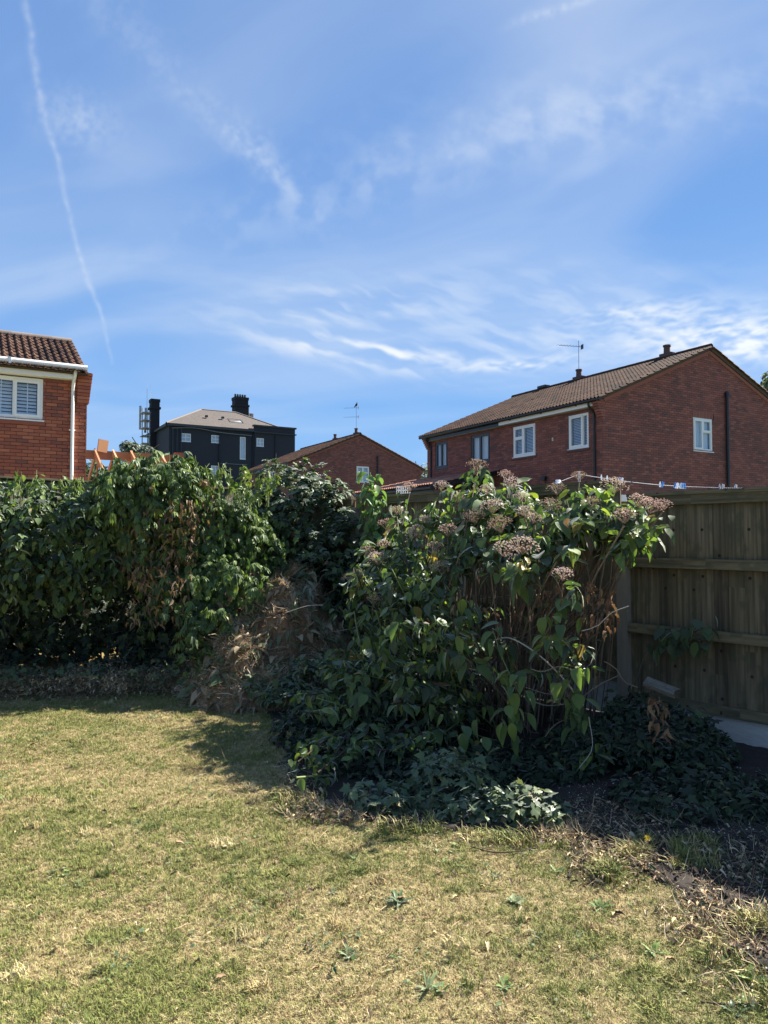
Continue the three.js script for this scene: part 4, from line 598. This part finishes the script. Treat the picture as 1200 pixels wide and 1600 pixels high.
mound([[455, 1092, 7.2, .35, .14, .3, 420], [415, 1075, 7.5, .4, .12, .25, 260], [490, 1060, 7.4, .25, .2, .3, 260], [240, 1066, 8.1, .4, .20, .3, 110], [330, 1060, 8.1, .35, .22, .3, 120], [120, 1066, 8.1, .4, .18, .3, 110], [20, 1072, 8.0, .4, .2, .3, 170]], 103, 'cut_ivy_pile', 'scattered leafy cuttings at the foot of the brown heap', [.05, .05], leafMats([[.06, .11, .035], [.09, .14, .045], [.05, .085, .035], [.12, .17, .05], [.10, .13, .07], [.17, .20, .06], [.24, .17, .08]], .35, .45), [4, 4, 3, 2, 2, 1.5, 1], [...IVY, OVAL[1], LANCE[0]]);

// ---- heap of dry cuttings
const strawShape = (() => { const mk = (bend, tw) => { const rows = []; for (let i = 0; i <= 3; i++) { const t = i / 3, w = .012 * (1 - .5 * t); rows.push([[-w, t, bend * t * t], [0, t, bend * t * t + .004], [w, t, bend * t * t + tw * t]]); } return sheet(rows); }; return [mk(.3, .02), mk(-.15, .03), mk(.7, 0)]; })();
const strawMats = [[.47, .36, .21], [.55, .44, .27], [.39, .29, .17], [.27, .185, .11], [.61, .51, .33], [.18, .12, .08]].map((c) => std(c, .95, { side: THREE.DoubleSide }));
{
  const c = at(408, 985, 8.15), hp = thing('cuttings_heap', 'brown heap of dry grass and garden cuttings piled between the creeper and the shrub', 'heap', V(c.x, 0, c.z)), r = rng(111);
  const topH = (x, z) => { const e = Math.hypot((x - .08) / (x < .08 ? 1.15 : 1.2), (z + .7) / (z > -.7 ? 1.7 : .6)); return e > 1 ? -.2 : 1.15 * Math.pow(Math.min(1, (1 - e) * 1.5), .9) * (.42 + 1.15 * fbm(x * 2.2 + 4, z * 2.2 + 1, 4)) - .06; };
  const topL = (x, z) => { const p = V(c.x + x, 0, c.z + z); return topH(x, z) + .02; };
  const tex = texture(256, 256, (u, v) => { const f = fbm(u * 24, v * 24, 4), g = fbm(u * 70, v * 20, 2); return mixc([.30, .22, .15], [.60, .48, .33], f * .6 + g * .4); }, 2);
  const g = new THREE.PlaneGeometry(2.8, 2.8, 110, 110).rotateX(-Math.PI / 2), p = g.attributes.position; for (let i = 0; i < p.count; i++) { const x = p.getX(i), z = p.getZ(i) * .9; p.setXYZ(i, x + (n2(x * 30, z * 30) - .5) * .03, topH(x, z) + (fbm(x * 14, z * 14, 3) - .5) * .09, z); } g.computeVertexNormals();
  part('heap_body', g, new THREE.MeshStandardMaterial({ map: tex, roughness: 1, bumpMap: tex, bumpScale: .03 }), hp);
  const items = [], leaves = [];
  for (let i = 0; i < 46000; i++) { const x = (r() * 2 - 1) * 1.35, z = (r() * 2 - 1) * 1.3, y = topL(x, z); if (y < -.02) continue; const tone = fbm(x * 3 + 60, z * 3 + y * 2, 3); const d = rv(r); d.y = d.y * .5; items.push({ p: V(c.x + x, Math.max(.01, y) + r() * .035, c.z + z), q: facing(V(r() - .5, .9, r() - .2), d), s: .03 + .08 * r(), c: tone > .52 ? [0, 1, 4, 1][Math.floor(r() * 4)] : [2, 3, 5, 0][Math.floor(r() * 4)], g: Math.floor(r() * 3) }); }
  scatter(hp, 'straw', 'straw', strawShape, strawMats, items, 0);
  for (let i = 0; i < 2200; i++) { const x = (r() * 2 - 1) * 1.3, z = (r() * 2 - 1) * 1.25, y = topL(x, z); if (y < 0) continue; leaves.push(leafItem(r, V(c.x + x, y + .03, c.z + z), V(0, 1, .4), .07 + .08 * r(), .4, Math.floor(r() * 4), Math.floor(r() * 2))); }
  for (let i = 0; i < 34; i++) leaves.push(leafItem(r, at(445 + r() * 40, 905 + r() * 35, 8.35), V(r() - .5, .6, .6), .13 + .07 * r(), 1.2, 4, 2 + Math.floor(r() * 2)));
  scatter(hp, 'leaf', 'leaves', [CRUMPLE[0], OVAL[1], LANCE[0], LANCE[1]], leafMats([[.24, .165, .09], [.08, .12, .04], [.33, .25, .14], [.12, .13, .06], [.17, .21, .13]], .2, .25), leaves, 120);
  for (let i = 0; i < 170; i++) { const x = (r() * 2 - 1) * 1.15, z = -.2 + (r() * 2 - 1) * 1.1, y = topL(x, z); if (y < 0) continue; const a = V(x, y + .02, z), b = a.clone().add(V((r() - .5) * .9, (r() - .3) * .28, (r() - .5) * .5)); part('twig', tube(wander(r, a, b, 3, .03), .003 + .003 * r(), 6, 4), [...twigMat, paleTwig][Math.floor(r() * 4)], hp); }
}
// ---- litter of dead leaves, straw and twigs along the borders
function litter(name, label, spots, seed, weights) {
  const g = thing(name, label, 'litter', V(0, 0, 0)); g.userData.kind = 'stuff'; const r = rng(seed), items = [];
  for (const [px, py, w, h, n, pile = .05] of spots) for (let i = 0; i < n; i++) { const p = onGround(px + (r() * 2 - 1) * w, py + (r() * 2 - 1) * h); p.y = groundH(p.x, -p.z) + .012 + pile * r() * (.3 + 1.1 * fbm(p.x * 3.5, p.z * 3.5, 3)); if (vOf(p) > 5.8) continue; const leaf = r() < .35; const d = rv(r); d.y *= .25; items.push({ p, q: facing(V((r() - .5) * .9, 1, (r() - .5) * .9), d), s: leaf ? .02 + .03 * r() : .03 + .08 * r(), c: pickColour(r, weights), g: leaf ? 3 + Math.floor(r() * 2) : Math.floor(r() * 3) }); }
  scatter(g, 'scrap', 'scraps', [...strawShape, ...CRUMPLE], [...strawMats, std([.09, .12, .05], .9, { side: 2 }), std([.05, .04, .03], .95, { side: 2 })], items, 0);
}
litter('leaf_litter', 'brown leaf litter and straw along the foot of the creeper', [[330, 1076, 95, 13, 8000, .30], [210, 1078, 120, 11, 8000, .26], [70, 1086, 130, 11, 7000, .22], [440, 1070, 60, 34, 3400, .2], [400, 1040, 70, 20, 2600, .25], [20, 1062, 40, 12, 300]], 121, [3, 2, 3, 3, 1, 2, 1.2, .8]);
litter('leaf_litter', 'dark scraps of leaf and bark strewn over the shaded soil beside the fence', [[1060, 1320, 170, 70, 1700], [1150, 1400, 70, 60, 1100], [1170, 1470, 40, 40, 500], [960, 1290, 90, 40, 900], [600, 1278, 130, 16, 500], [870, 1300, 60, 18, 500]], 122, [1, .7, 1.4, 2, .4, 2, 1.4, 2.6]);
litter('leaf_litter', 'pale straw fraying out where the lawn meets the soil', [[960, 1345, 70, 22, 500], [1075, 1440, 45, 40, 320], [1150, 1520, 40, 50, 120], [880, 1312, 40, 10, 200], [470, 1240, 30, 50, 400], [540, 1275, 60, 14, 300]], 123, [3, 2, 3, 2, 1, .8, .8, 0]);
litter('leaf_litter', 'small dry leaf scraps and stalks scattered over the open lawn', [[300, 1300, 420, 200, 260, .02], [700, 1450, 480, 140, 260, .02], [250, 1130, 300, 45, 160, .02]], 124, [3, 1, 3, 3, .3, 1, 2, .6]);
{
  const g = thing('soil_crumbs', 'pale grit and dark crumbs lying on the shaded soil', 'grit', V(0, 0, 0)); g.userData.kind = 'stuff'; const r = rng(125), items = [];
  const rock = new THREE.IcosahedronGeometry(1, 0); rock.scale(1, .6, .8);
  for (let i = 0; i < 9000; i++) { const p = onGround(870 + r() * 380, 1225 + r() ** 1.2 * 330); if (!inBed(p.x, -p.z) || vOf(p) > 5.85) continue; p.y = groundH(p.x, -p.z) + .02; items.push({ p, q: facing(rv(r), rv(r)), s: .003 + .006 * r() ** 2, c: r() < .16 ? 0 : 1 + Math.floor(r() * 2), g: 0 }); }
  scatter(g, 'crumb', 'crumbs', [rock], [std([.48, .45, .40], .9), std([.07, .05, .04], 1), std([.13, .10, .075], 1)], items, 0);
}
// ---- grass
const tuft = (seed, n, lean) => { const r = rng(seed), pos = [], idx = []; for (let i = 0; i < n; i++) { const a = r() * 6.283, l = .6 + .6 * r(), w = .035 + .02 * r(), k = lean * (.4 + r()), dx = Math.cos(a), dz = Math.sin(a), ox = (r() - .5) * .7, oz = (r() - .5) * .7, b = pos.length / 3; pos.push(ox - dz * w, 0, oz + dx * w, ox + dz * w, 0, oz - dx * w, ox + dx * k * .4 + dz * w * .8, l * .6, oz + dz * k * .4 - dx * w * .8, ox + dx * k * .4 - dz * w * .8, l * .6, oz + dz * k * .4 + dx * w * .8, ox + dx * k, l * (1 - .25 * lean), oz + dz * k); idx.push(b, b + 1, b + 2, b, b + 2, b + 3, b + 3, b + 2, b + 4); } const g = new THREE.BufferGeometry(); g.setAttribute('position', new THREE.Float32BufferAttribute(pos, 3)); g.setAttribute('uv', new THREE.Float32BufferAttribute(new Float32Array(pos.length / 3 * 2), 2)); g.setIndex(idx); g.computeVertexNormals(); return g; };
{
  const grass = thing('grass', 'short parched lawn grass, straw coloured with green patches', 'grass', V(0, 0, 0)); grass.userData.kind = 'stuff';
  const r = rng(131), items = [], cols = [[.43, .34, .155], [.56, .46, .24], [.35, .265, .12], [.30, .26, .10], [.19, .205, .05], [.125, .155, .035], [.25, .26, .07], [.20, .13, .07]];
  const shapes = [tuft(1, 7, .9), tuft(2, 7, 1.3), tuft(3, 6, .6)];
  for (let i = 0; i < 420000; i++) {
    const Z = Math.sqrt(lerp(2.0 ** 2, 8.6 ** 2, r() ** 1.35)), x = (r() * 2 - 1) * (Z * .56 + .35); if (Z < 7.2 ? inBed(x + (r() - .5) * .12, Z + (r() - .5) * .12) : inBed(x, Z) || inHedge(x, Z)) continue; if (inHedge(x, Z)) continue;
    const g = greenAt(x, Z), b = bareAt(x, Z); if (r() < b * .55) continue; const isG = r() < g * .52 + .08;
    items.push({ p: V(x, groundH(x, Z) - .002, -Z), q: new THREE.Quaternion().setFromAxisAngle(UPV, r() * 6.283), s: V(.02 + .012 * r(), isG ? .022 + .034 * r() * r() : .012 + .026 * r() * r(), .02 + .012 * r()), c: isG ? 4 + Math.floor(r() * 3) : r() < .12 ? 7 : Math.floor(r() * 4), g: Math.floor(r() * 3) });
  }
  for (let k = 0; k < 200; k++) { const Z = Math.sqrt(lerp(2.1 ** 2, 8 ** 2, r() ** 1.3)), x = (r() * 2 - 1) * Z * .56; if (inBed(x, Z) || inHedge(x, Z)) continue; const n = 5 + Math.floor(r() * 16), c = r() < .7 ? 4 + Math.floor(r() * 3) : Math.floor(r() * 4); for (let i = 0; i < n; i++) { const px = x + (r() + r() - 1) * .06, pz = Z + (r() + r() - 1) * .06; items.push({ p: V(px, groundH(px, pz), -pz), q: new THREE.Quaternion().setFromAxisAngle(UPV, r() * 6.283), s: V(.03 + .02 * r(), .03 + .04 * r(), .03 + .02 * r()), c, g: Math.floor(r() * 3) }); } }
  // taller dry and green tufts at the lawn rim
  for (const [px, py, n, w, h, green] of [[1085, 1345, 130, 34, 22, .8], [1175, 1452, 60, 24, 14, .45], [1130, 1500, 14, 30, 30, .3], [1000, 1335, 90, 14, 10, .7], [985, 1345, 60, 12, 8, .3], [950, 1370, 70, 16, 10, .9], [285, 1080, 60, 20, 6, .8], [1190, 1560, 16, 20, 30, .8], [470, 1262, 50, 40, 14, .5], [640, 1300, 50, 50, 10, .7], [780, 1318, 40, 60, 8, .6]]) for (let i = 0; i < n; i++) { const p = onGround(px + (r() * 2 - 1) * w, py + (r() * 2 - 1) * h); p.y = groundH(p.x, -p.z); items.push({ p, q: new THREE.Quaternion().setFromAxisAngle(UPV, r() * 6.283), s: V(.05 + .03 * r(), .05 + .07 * r(), .05 + .03 * r()), c: r() < green ? 4 + Math.floor(r() * 3) : Math.floor(r() * 4), g: Math.floor(r() * 3) }); }
  scatter(grass, 'tuft', 'blades', shapes, cols.map((c) => new THREE.MeshStandardMaterial({ color: col(...c), roughness: .85, side: THREE.DoubleSide })), items, 0);
}
{
  const g = thing('clover', 'small clover and weed leaves dotted in clusters through the dry lawn', 'clover', V(0, 0, 0)); g.userData.kind = 'stuff'; const r = rng(136), items = [];
  for (let k = 0; k < 130; k++) { const Z = Math.sqrt(lerp(2.2 ** 2, 7.5 ** 2, r() ** 1.3)), x = (r() * 2 - 1) * Z * .55; if (inBed(x, Z) || inHedge(x, Z)) continue; const n = 8 + Math.floor(r() * 26), w = .03 + .10 * r(), c = Math.floor(r() * 4); for (let i = 0; i < n; i++) { const a = r() * 6.283, q = Math.sqrt(r()) * w, px = x + Math.cos(a) * q, pz = Z + Math.sin(a) * q; items.push({ p: V(px, groundH(px, pz) + .01 + .018 * r(), -pz), q: facing(V(r() - .5, 1.1, r() - .5), V(Math.cos(a), .2, -Math.sin(a))), s: .012 + .026 * r() * r(), c: r() < .7 ? c : Math.floor(r() * 4), g: Math.floor(r() * 3) }); } }
  scatter(g, 'leaf', 'leaves', [OVAL[0], OVAL[2], LANCE[0]], leafMats([[.09, .16, .035], [.15, .22, .05], [.06, .11, .035], [.19, .23, .10]], .3, .15), items, 0);
}
// ---- weeds in the lawn: flat rosettes, each a plant with its leaves
{
  const leafG = [ovate(.24, .3, .3, .02, .7, 6), ovate(.2, .4, .15, .03, .7, 6)], pal = { bright: leafMats([[.13, .22, .035], [.16, .26, .045], [.10, .17, .03]], .35, .2), pale: leafMats([[.16, .22, .09], [.20, .26, .12], [.12, .17, .07]], .3, .15), dark: leafMats([[.05, .10, .03], [.07, .13, .035], [.04, .08, .03]], .3, .3) };
  const spots = [[805, 1412, .11, 'pale'], [625, 1418, .12, 'dark'], [937, 1422, .11, 'bright'], [668, 1548, .12, 'pale'], [870, 1362, .08, 'bright'], [720, 1355, .06, 'bright'], [545, 1500, .08, 'pale'], [1020, 1492, .10, 'bright'], [955, 1368, .10, 'bright'], [265, 1410, .05, 'bright'], [150, 1475, .06, 'bright'], [985, 1417, .05, 'bright'], [690, 1552, .07, 'bright'], [790, 1550, .08, 'bright'], [215, 1290, .07, 'dark'], [520, 1400, .06, 'pale'], [95, 1080, .10, 'bright'], [1085, 1440, .07, 'dark'], [450, 1400, .05, 'dark'], [1175, 1540, .12, 'bright'], [1165, 1575, .10, 'bright'], [1125, 1450, .08, 'pale'], [60, 1432, .04, 'bright'], [330, 1245, .06, 'dark'], [900, 1470, .06, 'pale'], [775, 1370, .06, 'dark'], [555, 1345, .07, 'bright'], [1150, 1590, .09, 'dark']];
  const where = { bright: 'low bright green weed rosette growing in the dry lawn', pale: 'low grey-green weed rosette growing in the dry lawn', dark: 'low dark green weed rosette growing in the dry lawn' }, r = rng(141);
  for (const [px, py, s, k] of spots) { const p = onGround(px, py); p.y = groundH(p.x, -p.z) + .004; const w = thing('lawn_weed', where[k], 'weed', p, 0, k + ' weed rosettes in the lawn'); const n = 14 + Math.floor(r() * 10); for (let i = 0; i < n; i++) { const m = part('leaf', leafG[i % 2], pal[k][Math.floor(r() * 3)], w); const a = i / n * 6.283 + r() * .5, up = .1 + 1.1 * r(); m.quaternion.copy(facing(V(-Math.cos(a) * up, 1, -Math.sin(a) * up), V(Math.cos(a), up, Math.sin(a)))); m.scale.set(s * (.35 + .6 * r()), s * (.25 + .5 * r()), s * .5); } part('crown', new THREE.SphereGeometry(s * .09, 6, 4), pal.dark[0], w); }
  // dandelion in flower at the soil edge
  const p = onGround(992, 1338); p.y = groundH(p.x, -p.z); const d = thing('dandelion', 'yellow dandelion flower on a thin stem at the edge of the shaded soil', 'flower', p), t = at(1012, 1311, -p.z).sub(p);
  part('stem', tube([V(0, 0, 0), t.clone().multiplyScalar(.5).add(V(.01, .01, 0)), t], .0025, 8, 5), greenStem, d); const yl = std([.75, .50, .02], .8, { side: 2 }); const gs = []; for (let i = 0; i < 36; i++) { const g = ovate(.3, .1, -.1, 0, .6, 2); g.scale(.022, .022, .022); g.rotateX(Math.PI / 2 - .15 - .75 * r()); g.rotateY(r() * 6.283); gs.push(g); } const f = part('flower_head', gs, yl, d, t); f.rotation.x = .35;
  for (let i = 0; i < 6; i++) { const m = part('leaf', leafG[i % 2], pal.dark[i % 3], d); m.quaternion.copy(facing(V(r() - .5, 1, r() - .5), V(Math.cos(i), .4, Math.sin(i)))); m.scale.setScalar(.09); }
  const fl = (px, py, s, c, label, turn) => { const q = onGround(px, py); q.y = groundH(q.x, -q.z) + .018; const m = part(numbered('fallen_leaf'), CRUMPLE[0], std(c, .8, { side: 2 }), scene, q); m.scale.setScalar(s); m.quaternion.copy(facing(V(.2, 1, .3), V(Math.cos(turn), .1, Math.sin(turn)))); tag(m, label, 'leaf'); };
  fl(1064, 1456, .055, [.60, .42, .19], 'pale tan fallen leaf on the dry lawn near the soil', .4); fl(415, 1190, .07, [.5, .42, .26], 'dry straw coloured leaf lying in the edge of the shrub shadow', 1.2); fl(545, 1288, .07, [.25, .09, .05], 'reddish brown dead leaf at the ivy edge', 2.2); fl(1129, 1272, .05, [.65, .45, .05], 'bright yellow fallen leaf on the dark ivy bed', .9); fl(940, 1317, .09, [.42, .36, .2], 'long pale dead leaf on the soil margin', .1);
  const tw = (pts, label) => { const g = tube(pts.map(([x, y]) => { const q = onGround(x, y); q.y = groundH(q.x, -q.z) + .02; return q; }), .004, 14, 5); tag(part(numbered('fallen_twig'), g, darkTwig, scene), label, 'twig'); };
  tw([[735, 1329], [770, 1336], [805, 1334], [840, 1328]], 'thin dark fallen twig on the lawn below the cut ivy'); tw([[1125, 1385], [1150, 1370], [1185, 1360], [1215, 1362]], 'dark bent twig lying on the shaded soil'); tw([[1095, 1575], [1140, 1580], [1190, 1578]], 'dark fallen twig beside the green weeds at the lawn rim');
}
// ---- plank end jutting from the ivy, creeper on the fence
{
  const a = fitP(at(1008, 1064, 5.7)), b = at(1056, 1075, 5.55), m = thing('weathered_plank', 'grey weathered timber plank end jutting from the ivy beside the fence', 'plank', a);
  function fitP(p) { return p; }
  const d = b.clone().sub(a), len = d.length(), grey = new THREE.MeshStandardMaterial({ map: woodTex, color: col(1.15, 1.2, 1.3), roughness: .9, bumpMap: woodTex, bumpScale: .01 });
  const g = new THREE.BoxGeometry(.10, len, .03, 3, 6, 1), p = g.attributes.position; for (let i = 0; i < p.count; i++) if (p.getY(i) > len * .3) p.setY(i, p.getY(i) + (n2(p.getX(i) * 60, p.getZ(i) * 40) - .5) * .06); g.translate(0, len / 2, 0); g.computeVertexNormals();
  const pl = part('board', g, grey, m); pl.quaternion.copy(facing(V(0, 1, .5), d));
}
{
  const c = at(1045, 990, 5.95), r = rng(151), fc = thing('fence_creeper', 'small leafy creeper clinging to the shaded fence boards', 'creeper', c), items = [];
  const pts = [at(1000, 1000, 6.0), at(1030, 985, 5.9), at(1060, 990, 5.85), at(1090, 985, 5.8), at(1100, 955, 5.8)].map((p) => p.add(UV(0, 5.70 - vOf(p)))); part('stem', tube(pts.map((p) => p.clone().sub(c)), .005, 16, 5), darkTwig, fc); part('stem', tube([pts[0], at(985, 1050, 5.7).setY(.5), onGround(980, 1130, 0)].map((p) => p.clone().sub(c)), .006, 8, 5), darkTwig, fc);
  const cv = new THREE.CatmullRomCurve3(pts); for (let i = 0; i < 40; i++) { const p = cv.getPoint(r()); items.push(leafItem(r, p.add(V((r() - .5) * .18, (r() - .7) * .2, (r() - .3) * .08)), UV(0, -1), .09 + .06 * r(), 1.6, [0, 1, 2, 4][Math.floor(r() * 4)], Math.floor(r() * 3))); }
  scatter(fc, 'leaf', 'leaves', OVAL, shrubM, items, 300);
}
// ================================================================ NEIGHBOUR'S GARDEN OVER THE FENCE
{
  const Z = 11, l = thing('washing_line', 'thin white washing line hung with blue and white pegs above the fence', 'washing line', V(0, 0, 0)), A = at(905, 741, Z + 1.5), B = at(1165, 763, Z - 1), sag = (t) => A.clone().lerp(B, t).add(V(0, -.06 * Math.sin(Math.PI * t), 0));
  const rope = std([.62, .60, .56], .8); part('line', tube(Array.from({ length: 9 }, (_, i) => sag(i / 8)), .0045, 30, 5), rope, l);
  const B2 = at(812, 770, Z + 2); part('line', tube([A, A.clone().lerp(B2, .5).add(V(0, -.03, 0)), B2], .0045, 10, 5), rope, l);
  const pole = std([.45, .46, .48], .4, { metalness: .8 }); part('pole', cyl(.022, .022, A.y + .15, 8, A.x, (A.y - .05) / 2, A.z), pole, l); part('pole', cyl(.022, .022, B.y + .05, 8, B.x, (B.y - .05) / 2, B.z), pole, l);
  const blue = std([.05, .20, .55], .4), white = std([.75, .75, .78], .4), lt = std([.25, .5, .75], .4);
  for (const [t, m] of [[.16, white], [.20, white], [.285, blue], [.30, white], [.365, anthracite], [.54, white], [.555, blue], [.63, blue], [.64, white], [.66, white], [.672, lt], [.684, blue], [.87, white], [.885, white], [.95, white]]) { const p = sag(t), k = t * 97 % 1; part('peg', [box(.02, .085, .012, -.006, .01, 0, .1), box(.02, .085, .012, .006, .01, .008, -.1), box(.035, .02, .02, 0, .02, 0)], m, l, p, k * 3).rotation.z = (k - .5) * .9; }
}
{
  const Z = 12, p0 = at(823, 766, Z), p1 = at(872, 757, Z + .3), a = thing('rotary_airer', 'white rotary clothes airer with drooping arms just behind the flower heads', 'airer', V(p1.x, 0, p1.z));
  part('pole', cyl(.025, .025, p1.y + .1, 8, 0, (p1.y) / 2, 0), std([.6, .6, .62], .4, { metalness: .6 }), a);
  for (const [x, y, z] of [[p0.x - p1.x, -.12, .2], [.55, -.22, .1], [.1, -.05, -.9], [-.2, -.1, .8]]) part('arm', tube([V(0, p1.y, 0), V(x * .5, p1.y + y * .3, z * .5), V(x, p1.y + y, z)], .022, 6, 6), whitePlastic, a);
  part('cover', new THREE.ConeGeometry(.36, .14, 10, 1, true).translate(0, p1.y - .02, 0), std([.62, .70, .82], .6, { side: 2 }), a); part('hub', cyl(.05, .04, .1, 8, 0, p1.y + .03, 0), whitePlastic, a);
}
{
  const p = at(1010, 772, 10.5), s = thing('garden_shed', 'low shed with a pale felt roof edge showing above the fence top', 'shed', V(p.x, 0, p.z), YAW);
  part('wall', box(1.9, p.y, 1.5, .4, p.y / 2 - .12, -.8), grain([.7, .6, .45]), s); part('roof', box(2.1, .07, 1.8, .4, p.y - .05, -.8, .05), std([.50, .52, .52], .7), s); part('fascia', box(2.12, .09, .03, .4, p.y - .08, .12), whitePlastic, s);
}
{
  const p = at(630, 776, 13), c = thing('wire_cage', 'small white wire cage on a post below the terracotta roof edge', 'cage', V(p.x, 0, p.z)), gs = [], y = p.y - .06, h = .24, w = .24;
  for (let i = 0; i <= 6; i++) { const t = -w / 2 + i * w / 6; for (const z of [-w / 2, w / 2]) { gs.push(cyl(.005, .005, h, 5, t, y + h / 2, z), cyl(.005, .005, h, 5, z, y + h / 2, t)); } } for (let j = 0; j <= 4; j++) for (const z of [-w / 2, w / 2]) gs.push(box(w, .008, .008, 0, y + j * h / 4, z), box(.008, .008, w, z, y + j * h / 4, 0));
  part('wire_mesh', gs, whitePlastic, c); part('seed_tray', box(w, .02, w, 0, y, 0), std([.6, .6, .6], .5), c); part('post', cyl(.03, .03, y + .1, 8, 0, y / 2 - .05, 0), darkTwig, c);
}
renderer.render(scene, camera);
